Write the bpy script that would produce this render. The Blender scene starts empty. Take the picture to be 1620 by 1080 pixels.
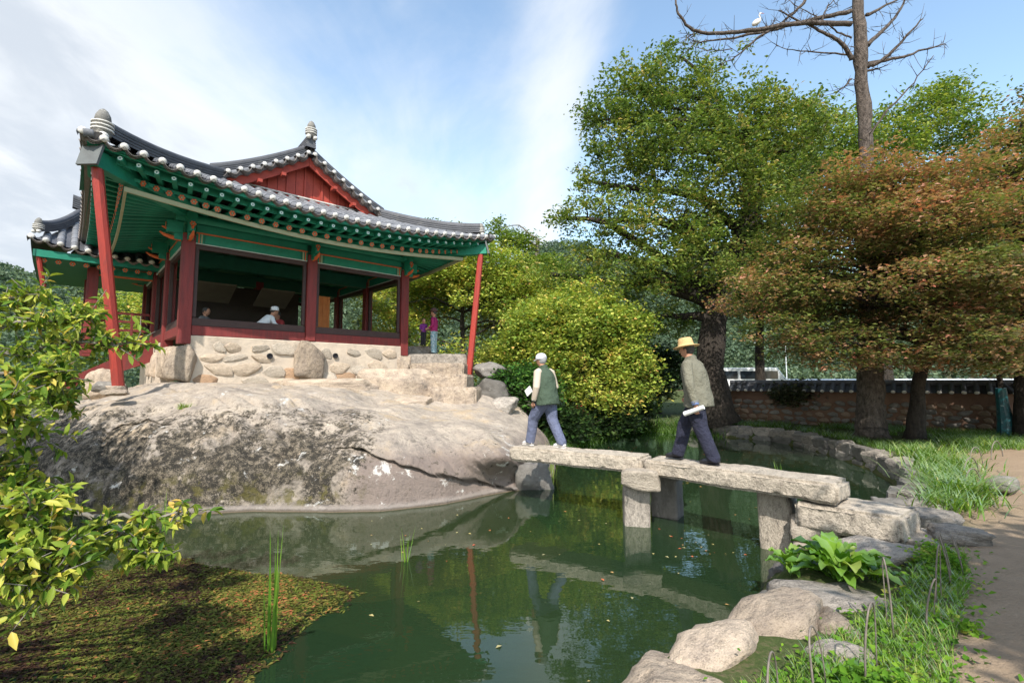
import bpy, bmesh, math, random
import numpy as np
from mathutils import Vector, Matrix, Quaternion, noise
R = math.radians
random.seed(7); rng = np.random.default_rng(7)
sc = bpy.context.scene
COL = sc.collection

# ---------------------------------------------------------------- camera, light, exposure
cam_d = bpy.data.cameras.new('camera'); cam = bpy.data.objects.new('camera', cam_d); COL.objects.link(cam)
cam.location = (0, 0, 2.15); cam.rotation_euler = (R(90 + 4.64), 0, 0)
cam_d.sensor_width = 36; cam_d.lens = 777 / 1620 * 36; cam_d.clip_start = .05; cam_d.clip_end = 2000
sc.camera = cam
SUN_EL = R(47); SUN_DIR = Vector((.10, .995, 0)).normalized()
sun_d = bpy.data.lights.new('sun', 'SUN'); sun = bpy.data.objects.new('sun', sun_d); COL.objects.link(sun)
sun_d.energy = 4.6; sun_d.angle = R(.55); sun_d.color = (1, .945, .86)
tr = Vector((SUN_DIR.x * math.cos(SUN_EL), SUN_DIR.y * math.cos(SUN_EL), -math.sin(SUN_EL)))
sun.rotation_euler = tr.to_track_quat('-Z', 'Y').to_euler(); sun.location = (-3, -20, 30)
world = bpy.data.worlds.new('World'); sc.world = world; world.use_nodes = True
nt = world.node_tree; nt.nodes.clear()
def N(t, kind, **kw):
    n = t.nodes.new(kind)
    for k, v in kw.items():
        if k.startswith('i_'): n.inputs[k[2:].replace('_', ' ')].default_value = v
        else: setattr(n, k, v)
    return n
sky = N(nt, 'ShaderNodeTexSky', sky_type='NISHITA', sun_disc=False)
sky.sun_elevation = SUN_EL; sky.sun_rotation = R(186); sky.air_density = 1.0; sky.dust_density = .8; sky.ozone_density = 1.5
tc = N(nt, 'ShaderNodeTexCoord'); sep = N(nt, 'ShaderNodeSeparateXYZ'); nt.links.new(tc.outputs['Generated'], sep.inputs[0])
def M(t, op, a, b=None, c=None, clamp=False):
    n = t.nodes.new('ShaderNodeMath'); n.operation = op; n.use_clamp = clamp
    for i, v in enumerate((a, b, c)):
        if v is None: continue
        if isinstance(v, (int, float)): n.inputs[i].default_value = v
        else: t.links.new(v, n.inputs[i])
    return n.outputs[0]
# cloud layer: direction projected on a high flat layer, two noises, thicker towards the left (west)
zz = M(nt, 'ADD', M(nt, 'MAXIMUM', sep.outputs[2], 0.0), .16)
cx = M(nt, 'DIVIDE', sep.outputs[0], zz); cy = M(nt, 'DIVIDE', sep.outputs[1], zz)
comb = N(nt, 'ShaderNodeCombineXYZ'); nt.links.new(cx, comb.inputs[0]); nt.links.new(cy, comb.inputs[1])
mp = N(nt, 'ShaderNodeMapping'); mp.inputs['Location'].default_value = (3.3, 1.7, 0); mp.inputs['Rotation'].default_value = (0, 0, R(12)); mp.inputs['Scale'].default_value = (.95, .5, 1)
nt.links.new(comb.outputs[0], mp.inputs[0])
n1 = N(nt, 'ShaderNodeTexNoise', i_Scale=.95, i_Detail=8.0, i_Roughness=.58, i_Distortion=.35); nt.links.new(mp.outputs[0], n1.inputs['Vector'])
n2 = N(nt, 'ShaderNodeTexNoise', i_Scale=2.6, i_Detail=8.0, i_Roughness=.6, i_Distortion=.5); nt.links.new(mp.outputs[0], n2.inputs['Vector'])
cov = M(nt, 'ADD', M(nt, 'MULTIPLY', n1.outputs[0], .70), M(nt, 'MULTIPLY', n2.outputs[0], .30))
left = M(nt, 'MULTIPLY', M(nt, 'ADD', sep.outputs[0], .12), -.42)
hor = M(nt, 'MULTIPLY', M(nt, 'SUBTRACT', .50, sep.outputs[2]), .22)
cov = M(nt, 'ADD', M(nt, 'ADD', cov, left), hor)
# a feathery streak rising above the middle of the pond
sx = M(nt, 'SUBTRACT', cx, .13); st = M(nt, 'MULTIPLY', M(nt, 'MULTIPLY', sx, sx), -60.0)
st = M(nt, 'MULTIPLY', M(nt, 'EXPONENT', st), .24)
cov = M(nt, 'ADD', cov, st)
rr_ = N(nt, 'ShaderNodeMapRange', interpolation_type='SMOOTHSTEP'); rr_.inputs['From Min'].default_value = .48; rr_.inputs['From Max'].default_value = .75; rr_.inputs['To Max'].default_value = .26; nt.links.new(sep.outputs[0], rr_.inputs['Value']); cov = M(nt, 'ADD', cov, rr_.outputs[0])
rampn = N(nt, 'ShaderNodeMapRange', interpolation_type='SMOOTHSTEP'); rampn.inputs['From Min'].default_value = .44; rampn.inputs['From Max'].default_value = .78
nt.links.new(cov, rampn.inputs['Value'])
thick = N(nt, 'ShaderNodeMapRange', interpolation_type='SMOOTHSTEP'); thick.inputs['From Min'].default_value = .62; thick.inputs['From Max'].default_value = .92
nt.links.new(M(nt, 'ADD', cov, M(nt, 'MULTIPLY', M(nt, 'SUBTRACT', n2.outputs[0], .5), .5)), thick.inputs['Value'])
cc = N(nt, 'ShaderNodeMix', data_type='RGBA'); nt.links.new(thick.outputs[0], cc.inputs['Factor'])
cc.inputs['A'].default_value = (4.95, 5.1, 5.25, 1); cc.inputs['B'].default_value = (3.35, 3.65, 4.05, 1)
skm = N(nt, 'ShaderNodeMix', data_type='RGBA', blend_type='MULTIPLY'); skm.inputs['Factor'].default_value = 1; skm.inputs['B'].default_value = (1.75, 1.72, 1.52, 1)
nt.links.new(sky.outputs[0], skm.inputs['A'])
cm = N(nt, 'ShaderNodeMix', data_type='RGBA'); nt.links.new(M(nt, 'MULTIPLY', rampn.outputs[0], .96), cm.inputs['Factor'])
nt.links.new(skm.outputs['Result'], cm.inputs['A']); nt.links.new(cc.outputs['Result'], cm.inputs['B'])
bg = N(nt, 'ShaderNodeBackground'); bg.inputs['Strength'].default_value = .15; nt.links.new(cm.outputs['Result'], bg.inputs['Color'])
wo = N(nt, 'ShaderNodeOutputWorld'); nt.links.new(bg.outputs[0], wo.inputs[0])
sc.view_settings.view_transform = 'Standard'; sc.view_settings.look = 'None'
sc.view_settings.exposure = 0.54; sc.view_settings.gamma = 1; sc.view_settings.use_curve_mapping = False
sc.render.engine = 'CYCLES'
cy_ = sc.cycles; cy_.max_bounces = 7; cy_.diffuse_bounces = 3; cy_.glossy_bounces = 3; cy_.transmission_bounces = 4; cy_.transparent_max_bounces = 12
cy_.use_denoising = True; cy_.sample_clamp_indirect = 6

# ---------------------------------------------------------------- helpers
class MB:
    def __init__(s): s.v = []; s.f = []; s.m = []
    def add(s, V, F, mi=0):
        o = len(s.v); s.v += [tuple(p) for p in V]; s.f += [tuple(i + o for i in f) for f in F]; s.m += [mi] * len(F)
    def box(s, c, d, rot=None, mi=0, ch=0):
        hx, hy, hz = d[0] / 2, d[1] / 2, d[2] / 2
        V = [Vector((x, y, z)) for x in (-hx, hx) for y in (-hy, hy) for z in (-hz, hz)]
        if rot is not None: V = [rot @ v for v in V]
        V = [v + Vector(c) for v in V]
        s.add(V, [(0, 1, 3, 2), (4, 6, 7, 5), (0, 4, 5, 1), (2, 3, 7, 6), (0, 2, 6, 4), (1, 5, 7, 3)], mi)
    def tube(s, pts, rad, seg=8, cap=True, mi=0, sq=1.0, side=None):
        pts = [Vector(p) for p in pts]; n = len(pts)
        if isinstance(rad, (int, float)): rad = [rad] * n
        t0 = (pts[1] - pts[0]).normalized()
        ref = Vector(side) if side else (Vector((0, 0, 1)) if abs(t0.z) < .9 else Vector((1, 0, 0)))
        V = []
        for i, p in enumerate(pts):
            t = (pts[min(i + 1, n - 1)] - pts[max(i - 1, 0)]).normalized()
            a = t.cross(ref)
            if a.length < 1e-4: a = t.cross(Vector((0, 1, 0)))
            a.normalize(); b = a.cross(t).normalized()
            if not side: ref = b
            for k in range(seg):
                w = 2 * math.pi * k / seg
                V.append(p + a * math.cos(w) * rad[i] + b * math.sin(w) * rad[i] * sq)
        F = [(i * seg + k, i * seg + (k + 1) % seg, (i + 1) * seg + (k + 1) % seg, (i + 1) * seg + k) for i in range(n - 1) for k in range(seg)]
        if cap: F += [tuple(range(seg - 1, -1, -1)), tuple((n - 1) * seg + k for k in range(seg))]
        s.add(V, F, mi)
    def ell(s, c, r, seg=12, rings=8, rot=None, mi=0):
        V = [Vector((0, 0, -1))]
        for i in range(1, rings):
            a = math.pi * i / rings - math.pi / 2
            for k in range(seg):
                w = 2 * math.pi * k / seg; V.append(Vector((math.cos(a) * math.cos(w), math.cos(a) * math.sin(w), math.sin(a))))
        V.append(Vector((0, 0, 1))); F = []
        for k in range(seg):
            F.append((0, 1 + (k + 1) % seg, 1 + k)); o = 1 + (rings - 2) * seg; F.append((o + k, o + (k + 1) % seg, len(V) - 1))
        for i in range(rings - 2):
            for k in range(seg):
                a = 1 + i * seg + k; b = 1 + i * seg + (k + 1) % seg; F.append((a, b, b + seg, a + seg))
        V = [Vector((v.x * r[0], v.y * r[1], v.z * r[2])) for v in V]
        if rot is not None: V = [rot @ v for v in V]
        s.add([v + Vector(c) for v in V], F, mi)
    def lathe(s, prof, c=(0, 0, 0), seg=16, mi=0):
        V = []; n = len(prof)
        for r, z in prof:
            for k in range(seg):
                w = 2 * math.pi * k / seg; V.append((c[0] + r * math.cos(w), c[1] + r * math.sin(w), c[2] + z))
        F = [(i * seg + k, i * seg + (k + 1) % seg, (i + 1) * seg + (k + 1) % seg, (i + 1) * seg + k) for i in range(n - 1) for k in range(seg)]
        F += [tuple(range(seg - 1, -1, -1)), tuple((n - 1) * seg + k for k in range(seg))]
        s.add(V, F, mi)
    def grid(s, fn, us, vs, mi=0, flip=False):
        V = [fn(u, v) for u in us for v in vs]; nv = len(vs)
        F = [(i * nv + j, (i + 1) * nv + j, (i + 1) * nv + j + 1, i * nv + j + 1) for i in range(len(us) - 1) for j in range(nv - 1)]
        if flip: F = [f[::-1] for f in F]
        s.add(V, F, mi)
    def mesh(s, name, mats, smooth=False, bevel=0):
        me = bpy.data.meshes.new(name); me.from_pydata([tuple(v) for v in s.v], [], s.f)
        if not isinstance(mats, (list, tuple)): mats = [mats]
        for m in mats: me.materials.append(m)
        me.polygons.foreach_set('material_index', s.m)
        if bevel:
            b = bmesh.new(); b.from_mesh(me); bmesh.ops.bevel(b, geom=list(b.edges), offset=bevel, segments=1, affect='EDGES', clamp_overlap=True); b.to_mesh(me); b.free()
        if smooth: me.polygons.foreach_set('use_smooth', [True] * len(me.polygons))
        me.update(); return me
def ob(name, me, parent=None, loc=None, rot=None, scale=None):
    o = bpy.data.objects.new(name, me); COL.objects.link(o)
    if parent: o.parent = parent
    if loc is not None: o.location = loc
    if rot is not None:
        if isinstance(rot, Quaternion): o.rotation_mode = 'QUATERNION'; o.rotation_quaternion = rot
        else: o.rotation_euler = rot
    if scale is not None: o.scale = (scale,) * 3 if isinstance(scale, (int, float)) else scale
    return o
def tag(o, label=None, cat=None, group=None, kind=None):
    if label: o['label'] = label
    if cat: o['category'] = cat
    if group: o['group'] = group
    if kind: o['kind'] = kind
    return o
def empty(name, label, cat, loc=(0, 0, 0), rz=0, group=None):
    o = bpy.data.objects.new(name, None); COL.objects.link(o); o.location = loc; o.rotation_euler = (0, 0, rz)
    return tag(o, label, cat, group)
def fastmesh(name, V, F, mat, attr=None, smooth=False):
    """V (n,3), F (m,k) arrays; attr: per-vertex float named v"""
    me = bpy.data.meshes.new(name); V = np.asarray(V, np.float32); F = np.asarray(F, np.int32); k = F.shape[1]
    me.vertices.add(len(V)); me.vertices.foreach_set('co', V.ravel())
    me.loops.add(F.size); me.loops.foreach_set('vertex_index', F.ravel())
    me.polygons.add(len(F)); me.polygons.foreach_set('loop_start', np.arange(0, F.size, k, dtype=np.int32))
    if mat: me.materials.append(mat)
    me.update(calc_edges=True)
    if smooth: me.polygons.foreach_set('use_smooth', np.ones(len(F), bool))
    if attr is not None:
        a = me.attributes.new('v', 'FLOAT', 'POINT'); a.data.foreach_set('value', np.asarray(attr, np.float32))
    return me

# ---------------------------------------------------------------- materials
def base_mat(name):
    m = bpy.data.materials.new(name); m.use_nodes = True; t = m.node_tree
    return m, t, t.nodes['Principled BSDF']
def ramp(t, fac, stops, interp='LINEAR'):
    r = t.nodes.new('ShaderNodeValToRGB'); r.color_ramp.interpolation = interp
    while len(r.color_ramp.elements) < len(stops): r.color_ramp.elements.new(.5)
    for e, (p, c) in zip(r.color_ramp.elements, stops): e.position = p; e.color = (*c, 1)
    t.links.new(fac, r.inputs[0]); return r.outputs[0]
def mixc(t, fac, a, b, mode='MIX'):
    n = t.nodes.new('ShaderNodeMix'); n.data_type = 'RGBA'; n.blend_type = mode
    for k, v in (('Factor', fac), ('A', a), ('B', b)):
        if isinstance(v, tuple): n.inputs[k].default_value = (*v, 1) if len(v) == 3 else v
        elif isinstance(v, (int, float)): n.inputs[k].default_value = v
        else: t.links.new(v, n.inputs[k])
    return n.outputs['Result']
def pm(name, c1, c2=None, scale=8, rough=.7, bump=.0, bscale=None, spec=.4, var=.0, c3=None, c3s=2.0, c3t=(.55, .7), detail=6, aniso=None, coord='Object', grain=0., bdist=.03):
    m, t, p = base_mat(name); c2 = c2 or tuple(x * .7 for x in c1)
    tcn = t.nodes.new('ShaderNodeTexCoord'); vec = tcn.outputs[coord]
    if aniso:
        mpn = t.nodes.new('ShaderNodeMapping'); mpn.inputs['Scale'].default_value = aniso; t.links.new(vec, mpn.inputs[0]); vec = mpn.outputs[0]
    n = N(t, 'ShaderNodeTexNoise', i_Scale=float(scale), i_Detail=float(detail), i_Roughness=.6); t.links.new(vec, n.inputs['Vector'])
    col = ramp(t, n.outputs[0], [(.3, c1), (.7, c2)])
    if c3:
        n3 = N(t, 'ShaderNodeTexNoise', i_Scale=float(c3s), i_Detail=8.0, i_Roughness=.7); t.links.new(vec, n3.inputs['Vector'])
        f = N(t, 'ShaderNodeMapRange'); f.inputs['From Min'].default_value = c3t[0]; f.inputs['From Max'].default_value = c3t[1]; t.links.new(n3.outputs[0], f.inputs['Value'])
        col = mixc(t, f.outputs[0], col, c3)
    if grain:
        ng = N(t, 'ShaderNodeTexNoise', i_Scale=70.0, i_Detail=4.0, i_Roughness=.8); t.links.new(tcn.outputs[coord], ng.inputs['Vector'])
        ng2 = N(t, 'ShaderNodeTexNoise', i_Scale=9.0, i_Detail=8.0, i_Roughness=.75); t.links.new(tcn.outputs[coord], ng2.inputs['Vector'])
        gr_ = ramp(t, M(t, 'ADD', M(t, 'MULTIPLY', ng.outputs[0], .5), M(t, 'MULTIPLY', ng2.outputs[0], .5)), [(.40, (1 - grain * 1.6,) * 3), (.52, (1, 1, 1)), (.62, (1 + grain * .3,) * 3)])
        col = mixc(t, 1.0, col, gr_, 'MULTIPLY')
    if var:
        oi = t.nodes.new('ShaderNodeObjectInfo'); g = N(t, 'ShaderNodeMapRange'); g.inputs['To Min'].default_value = 1 - var; g.inputs['To Max'].default_value = 1 + var
        t.links.new(oi.outputs['Random'], g.inputs['Value'])
        cb = t.nodes.new('ShaderNodeCombineColor')
        for i in range(3): t.links.new(g.outputs[0], cb.inputs[i])
        col = mixc(t, 1.0, col, cb.outputs[0], 'MULTIPLY')
    t.links.new(col, p.inputs['Base Color']); p.inputs['Roughness'].default_value = rough; p.inputs['Specular IOR Level'].default_value = spec
    if bump:
        nb = N(t, 'ShaderNodeTexNoise', i_Scale=float(bscale or scale * 3), i_Detail=8.0, i_Roughness=.65); t.links.new(vec, nb.inputs['Vector'])
        b = t.nodes.new('ShaderNodeBump'); b.inputs['Strength'].default_value = bump; b.inputs['Distance'].default_value = bdist
        t.links.new(nb.outputs[0], b.inputs['Height']); t.links.new(b.outputs[0], p.inputs['Normal'])
    return m
def leafmat(name, stops, trans=.35, gloss=.12, rough=.45):
    m, t, p = base_mat(name); t.nodes.remove(p); out = t.nodes['Material Output']
    at = N(t, 'ShaderNodeAttribute', attribute_name='v'); col = ramp(t, at.outputs['Fac'], stops)
    d = t.nodes.new('ShaderNodeBsdfDiffuse'); tl = t.nodes.new('ShaderNodeBsdfTranslucent'); g = t.nodes.new('ShaderNodeBsdfGlossy'); g.inputs['Roughness'].default_value = rough
    t.links.new(col, d.inputs[0])
    tcol = mixc(t, 1.0, col, (1.25, 1.3, .6), 'MULTIPLY'); t.links.new(tcol, tl.inputs[0]); g.inputs[0].default_value = (1, 1, 1, 1)
    m1 = t.nodes.new('ShaderNodeMixShader'); m1.inputs[0].default_value = trans; t.links.new(d.outputs[0], m1.inputs[1]); t.links.new(tl.outputs[0], m1.inputs[2])
    fr = t.nodes.new('ShaderNodeFresnel'); fr.inputs[0].default_value = 1.45
    m2 = t.nodes.new('ShaderNodeMixShader'); t.links.new(M(t, 'MULTIPLY', fr.outputs[0], gloss * 2.0), m2.inputs[0]); t.links.new(m1.outputs[0], m2.inputs[1]); t.links.new(g.outputs[0], m2.inputs[2])
    t.links.new(m2.outputs[0], out.inputs[0]); return m

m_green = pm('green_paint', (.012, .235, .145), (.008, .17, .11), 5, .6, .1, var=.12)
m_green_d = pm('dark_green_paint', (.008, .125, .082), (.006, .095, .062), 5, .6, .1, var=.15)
m_red = pm('red_brown_paint', (.21, .03, .026), (.14, .021, .02), 4, .6, .3, 20, var=.08, aniso=(3, 3, .35), c3=(.085, .03, .026), c3s=2.5, c3t=(.52, .72))
m_redl = pm('bright_red_paint', (.38, .045, .03), (.26, .035, .028), 5, .55, .3, 20, var=.08, aniso=(3, 3, .35), c3=(.17, .04, .03), c3s=2.5, c3t=(.54, .74))
m_gablered = pm('gable_red_paint', (.37, .055, .035), (.27, .04, .026), 5, .65, .2, var=.12)
m_brown = pm('dark_brown_wood', (.06, .032, .028), (.04, .022, .02), 6, .6, .2)
m_wood = pm('interior_wood', (.12, .07, .04), (.08, .05, .03), 6, .6, .2)
m_orange = pm('orange_paint', (.60, .13, .035), (.5, .10, .03), 8, .6)
m_ivory = pm('ivory_paint', (.38, .38, .25), (.32, .33, .2), 5, .7)
m_white = pm('lime_white', (.74, .72, .67), (.45, .43, .40), 14, .85, .2, var=.08)
m_whitep = pm('white_paint', (.6, .68, .66), (.5, .6, .58), 8, .7)
m_tile = pm('grey_roof_tile', (.20, .205, .22), (.12, .125, .137), 3.5, .6, .25, 30, var=.25, c3=(.20, .20, .19), c3s=3, c3t=(.56, .72))
m_tiled = pm('dark_roof_tile', (.085, .088, .1), (.05, .052, .06), 3.5, .6, .3, 30, var=.25, c3=(.17, .165, .15), c3s=4, c3t=(.58, .75))
m_tileb = pm('brown_grey_drip_tile', (.22, .195, .18), (.14, .12, .11), 6, .7, .3, 30, var=.2)
m_greyplate = pm('grey_end_plate', (.11, .12, .12), (.08, .085, .085), 5, .6, .1)
m_mortar = pm('lime_mortar', (.60, .50, .39), (.46, .385, .31), 3, .9, .6, 14, c3=(.30, .25, .20), c3s=2.5, c3t=(.5, .75))
m_stone = pm('warm_granite', (.50, .40, .30), (.33, .265, .21), 3.2, .85, .9, 12, grain=.35, bdist=.05, var=.22, c3=(.15, .13, .11), c3s=3.3, c3t=(.60, .74))
m_stoneg = pm('grey_granite', (.38, .335, .285), (.25, .22, .19), 3.5, .85, .9, 12, grain=.4, bdist=.05, var=.2, c3=(.10, .095, .08), c3s=4.2, c3t=(.57, .68))
m_stoned = pm('dark_weathered_stone', (.20, .185, .165), (.11, .10, .09), 4, .9, .8, 16, var=.3, c3=(.33, .31, .27), c3s=5, c3t=(.58, .7))
m_bridge = pm('bridge_granite', (.52, .45, .365), (.39, .335, .27), 4, .85, .9, 22, grain=.36, bdist=.04, var=.08, c3=(.11, .10, .085), c3s=6.5, c3t=(.61, .69))
m_bark = pm('dark_bark', (.075, .06, .048), (.03, .024, .019), 6, .95, 1.0, 10, grain=.5, bdist=.12, aniso=(2.2, 2.2, .6))
m_barkp = pm('pine_bark', (.19, .155, .13), (.07, .055, .045), 7, .95, 1.0, 9, grain=.5, bdist=.12, aniso=(2, 2, .7))
m_barkg = pm('grey_twig_bark', (.22, .20, .17), (.14, .125, .10), 8, .9, .4)
m_black = pm('black_cloth', (.02, .02, .025), (.015, .015, .018), 8, .8)
# ---------------------------------------------------------------- terrain, pond
def poly_sd(P, poly):
    """signed distance, positive inside; P (n,2)"""
    poly = np.asarray(poly, float); A = poly; B = np.roll(poly, -1, 0)
    d = np.full(len(P), 1e9); ins = np.zeros(len(P), bool)
    for a, b in zip(A, B):
        ab = b - a; t = np.clip(((P - a) @ ab) / (ab @ ab), 0, 1); q = a + t[:, None] * ab
        d = np.minimum(d, np.hypot(*(P - q).T))
        c = ((a[1] > P[:, 1]) != (b[1] > P[:, 1])) & (P[:, 0] < (b[0] - a[0]) * (P[:, 1] - a[1]) / (b[1] - a[1] + 1e-12) + a[0]); ins ^= c
    return np.where(ins, d, -d)
def smooth(x, a=0., b=1.):
    t = np.clip((x - a) / (b - a), 0, 1); return t * t * (3 - 2 * t)
def vnoise(P, sc_, seed=0, oct=4):
    """cheap value noise, P (n,2)"""
    out = np.zeros(len(P)); amp = 1; tot = 0
    for o in range(oct):
        Q = P * sc_ * 2 ** o + seed * 17.3 + o * 5.1; i = np.floor(Q).astype(int); f = Q - i; f = f * f * (3 - 2 * f)
        def h(ix, iy):
            n = (ix * 374761393 + iy * 668265263 + seed * 1442695) & 0x7fffffff; n = (n ^ (n >> 13)) * 1274126177 & 0x7fffffff
            return ((n ^ (n >> 16)) & 0xffff) / 65535.
        v = (h(i[:, 0], i[:, 1]) * (1 - f[:, 0]) + h(i[:, 0] + 1, i[:, 1]) * f[:, 0]) * (1 - f[:, 1]) + (h(i[:, 0], i[:, 1] + 1) * (1 - f[:, 0]) + h(i[:, 0] + 1, i[:, 1] + 1) * f[:, 0]) * f[:, 1]
        out += amp * (v - .5) * 2; tot += amp; amp *= .5
    return out / tot
POND = [(-7, 1.4), (-3, 1.3), (-1, 1.5), (.1, 2.5), (.5, 3.0), (1.1, 3.45), (1.95, 4.0), (2.6, 4.7), (2.85, 5.2), (3.45, 5.75), (4.3, 6.45), (5.2, 7.0), (6.3, 8.0),
        (7.45, 9.2), (8.35, 10.6), (8.95, 12.1), (9.4, 14.0), (9.75, 16.2), (9.6, 18.2), (8.4, 19.4), (6.8, 21.4), (4.6, 22.3), (3.8, 20.6), (2.9, 18.4), (1.9, 16.8),
        (1.0, 15.5), (-1, 11.8), (-10, 10.8), (-13, 10.2), (-12, 7.6), (-9.5, 4.6)]
def axis(lo, hi, dlo, dhi, fine, grow=1.25):
    a = list(np.arange(dlo, dhi, fine)); s = fine; x = dhi
    while x < hi: a.append(x); s *= grow; x += s
    a.append(hi); s = fine; x = dlo - fine
    while x > lo: a.insert(0, x); s *= grow; x -= s
    a.insert(0, lo); return np.array(a)
gx = axis(-500, 500, -14, 18, .16); gy = axis(-300, 700, .0, 24, .16)
GX, GY = np.meshgrid(gx, gy, indexing='ij'); P = np.stack([GX.ravel(), GY.ravel()], 1)
def ground_z(P):
    sd = poly_sd(P, POND); n = vnoise(P, .5, 3)
    bank = .38 + .16 * smooth(-sd, .3, 3) + .05 * n * smooth(-sd, .2, 2)
    bank = bank + .02 * vnoise(P, 2.5, 5)
    far = smooth(P[:, 1], 18, 60) * .5
    near = smooth(P[:, 1], 6, 2) * 0
    return np.where(sd > 0, .30 - 1.4 * smooth(sd, .0, .9), bank + far + near)
Z = ground_z(P); nv = len(gy)
I, J = np.meshgrid(np.arange(len(gx) - 1), np.arange(nv - 1), indexing='ij'); q = (I * nv + J).ravel()
F = np.stack([q, q + nv, q + nv + 1, q + 1], 1)
# path mask drawn by plan position: bare earth on the path, grass elsewhere
GRASS = [(.3, 1.6), (1.5, 1.9), (2.1, 2.6), (2.75, 3.3), (3.5, 4.0), (4.3, 4.9), (5.5, 6.0), (6.3, 7.0), (7.5, 8.2), (8.6, 9.6), (9.6, 11.4), (14, 12.6), (40, 15), (40, 60), (-60, 60), (-60, -5), (-4, -5), (-1.5, 1.0)]
gsd = poly_sd(P, GRASS) + .3 * vnoise(P, 1.2, 9)
m_ground, t, p = base_mat('earth_and_grass')
at = N(t, 'ShaderNodeAttribute', attribute_name='v'); tcn = t.nodes.new('ShaderNodeTexCoord')
na = N(t, 'ShaderNodeTexNoise', i_Scale=3.0, i_Detail=9.0, i_Roughness=.65); t.links.new(tcn.outputs['Object'], na.inputs['Vector'])
nb = N(t, 'ShaderNodeTexNoise', i_Scale=28.0, i_Detail=7.0, i_Roughness=.7); t.links.new(tcn.outputs['Object'], nb.inputs['Vector'])
nc = N(t, 'ShaderNodeTexNoise', i_Scale=.7, i_Detail=5.0); t.links.new(tcn.outputs['Object'], nc.inputs['Vector'])
dirt = mixc(t, na.outputs[0], (.46, .345, .24), (.25, .18, .12)); dirt = mixc(t, M(t, 'MULTIPLY', nb.outputs[0], .5), dirt, (.13, .10, .075))
gr = ramp(t, M(t, 'ADD', M(t, 'MULTIPLY', nb.outputs[0], .6), M(t, 'MULTIPLY', na.outputs[0], .4)), [(.3, (.035, .045, .015)), (.5, (.06, .085, .025)), (.62, (.13, .11, .06)), (.75, (.19, .145, .09))])
f = N(t, 'ShaderNodeMapRange'); f.inputs['From Min'].default_value = -.05; f.inputs['From Max'].default_value = .35
t.links.new(M(t, 'ADD', at.outputs['Fac'], M(t, 'MULTIPLY', M(t, 'SUBTRACT', nb.outputs[0], .5), .9)), f.inputs['Value'])
dg = mixc(t, f.outputs[0], dirt, gr)
geo = t.nodes.new('ShaderNodeNewGeometry'); sp = t.nodes.new('ShaderNodeSeparateXYZ'); t.links.new(geo.outputs['Position'], sp.inputs[0])
wet = N(t, 'ShaderNodeMapRange'); wet.inputs['From Min'].default_value = .1; wet.inputs['From Max'].default_value = -.05; t.links.new(sp.outputs[2], wet.inputs['Value'])
dg = mixc(t, wet.outputs[0], dg, (.10, .085, .04))
t.links.new(dg, p.inputs['Base Color']); p.inputs['Roughness'].default_value = .95; p.inputs['Specular IOR Level'].default_value = .15
b = t.nodes.new('ShaderNodeBump'); b.inputs['Strength'].default_value = .8; b.inputs['Distance'].default_value = .03; t.links.new(nb.outputs[0], b.inputs['Height']); t.links.new(b.outputs[0], p.inputs['Normal'])
ground = ob('ground', fastmesh('ground', np.column_stack([P, Z]), F, m_ground, gsd, True)); tag(ground, kind='structure')

# water: turbid green, partly see-through near the surface, Fresnel mirror on top
m_water, t, p = base_mat('pond_water'); t.nodes.remove(p); out = t.nodes['Material Output']
tcn = t.nodes.new('ShaderNodeTexCoord')
d = t.nodes.new('ShaderNodeBsdfDiffuse'); nz = N(t, 'ShaderNodeTexNoise', i_Scale=.35, i_Detail=4.0); t.links.new(tcn.outputs['Object'], nz.inputs['Vector'])
t.links.new(mixc(t, nz.outputs[0], (.016, .040, .018), (.026, .052, .022)), d.inputs[0])
trn = t.nodes.new('ShaderNodeBsdfTransparent'); trn.inputs[0].default_value = (.55, .62, .38, 1)
m1 = t.nodes.new('ShaderNodeMixShader'); m1.inputs[0].default_value = .42; t.links.new(d.outputs[0], m1.inputs[1]); t.links.new(trn.outputs[0], m1.inputs[2])
gl = t.nodes.new('ShaderNodeBsdfGlossy'); gl.inputs['Roughness'].default_value = .0; gl.inputs[0].default_value = (.95, 1, .98, 1)
fr = t.nodes.new('ShaderNodeFresnel'); fr.inputs[0].default_value = 1.36
wv = N(t, 'ShaderNodeTexNoise', i_Scale=2.2, i_Detail=3.0, i_Roughness=.5); mpn = t.nodes.new('ShaderNodeMapping'); mpn.inputs['Scale'].default_value = (1, 1.8, 1)
t.links.new(tcn.outputs['Object'], mpn.inputs[0]); t.links.new(mpn.outputs[0], wv.inputs['Vector'])
b = t.nodes.new('ShaderNodeBump'); b.inputs['Strength'].default_value = .05; b.inputs['Distance'].default_value = .05; t.links.new(wv.outputs[0], b.inputs['Height'])
t.links.new(b.outputs[0], gl.inputs['Normal']); t.links.new(b.outputs[0], fr.inputs['Normal'])
m2 = t.nodes.new('ShaderNodeMixShader'); t.links.new(M(t, 'MULTIPLY', fr.outputs[0], 1.25, clamp=True), m2.inputs[0]); t.links.new(m1.outputs[0], m2.inputs[1]); t.links.new(gl.outputs[0], m2.inputs[2]); t.links.new(m2.outputs[0], out.inputs[0])
mb = MB(); mb.add([(-16, .9, 0), (12.5, .9, 0), (12.5, 24, 0), (-16, 24, 0)], [(0, 1, 2, 3)])
tag(ob('pond_water', mb.mesh('pond_water', m_water)), kind='structure')

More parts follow.
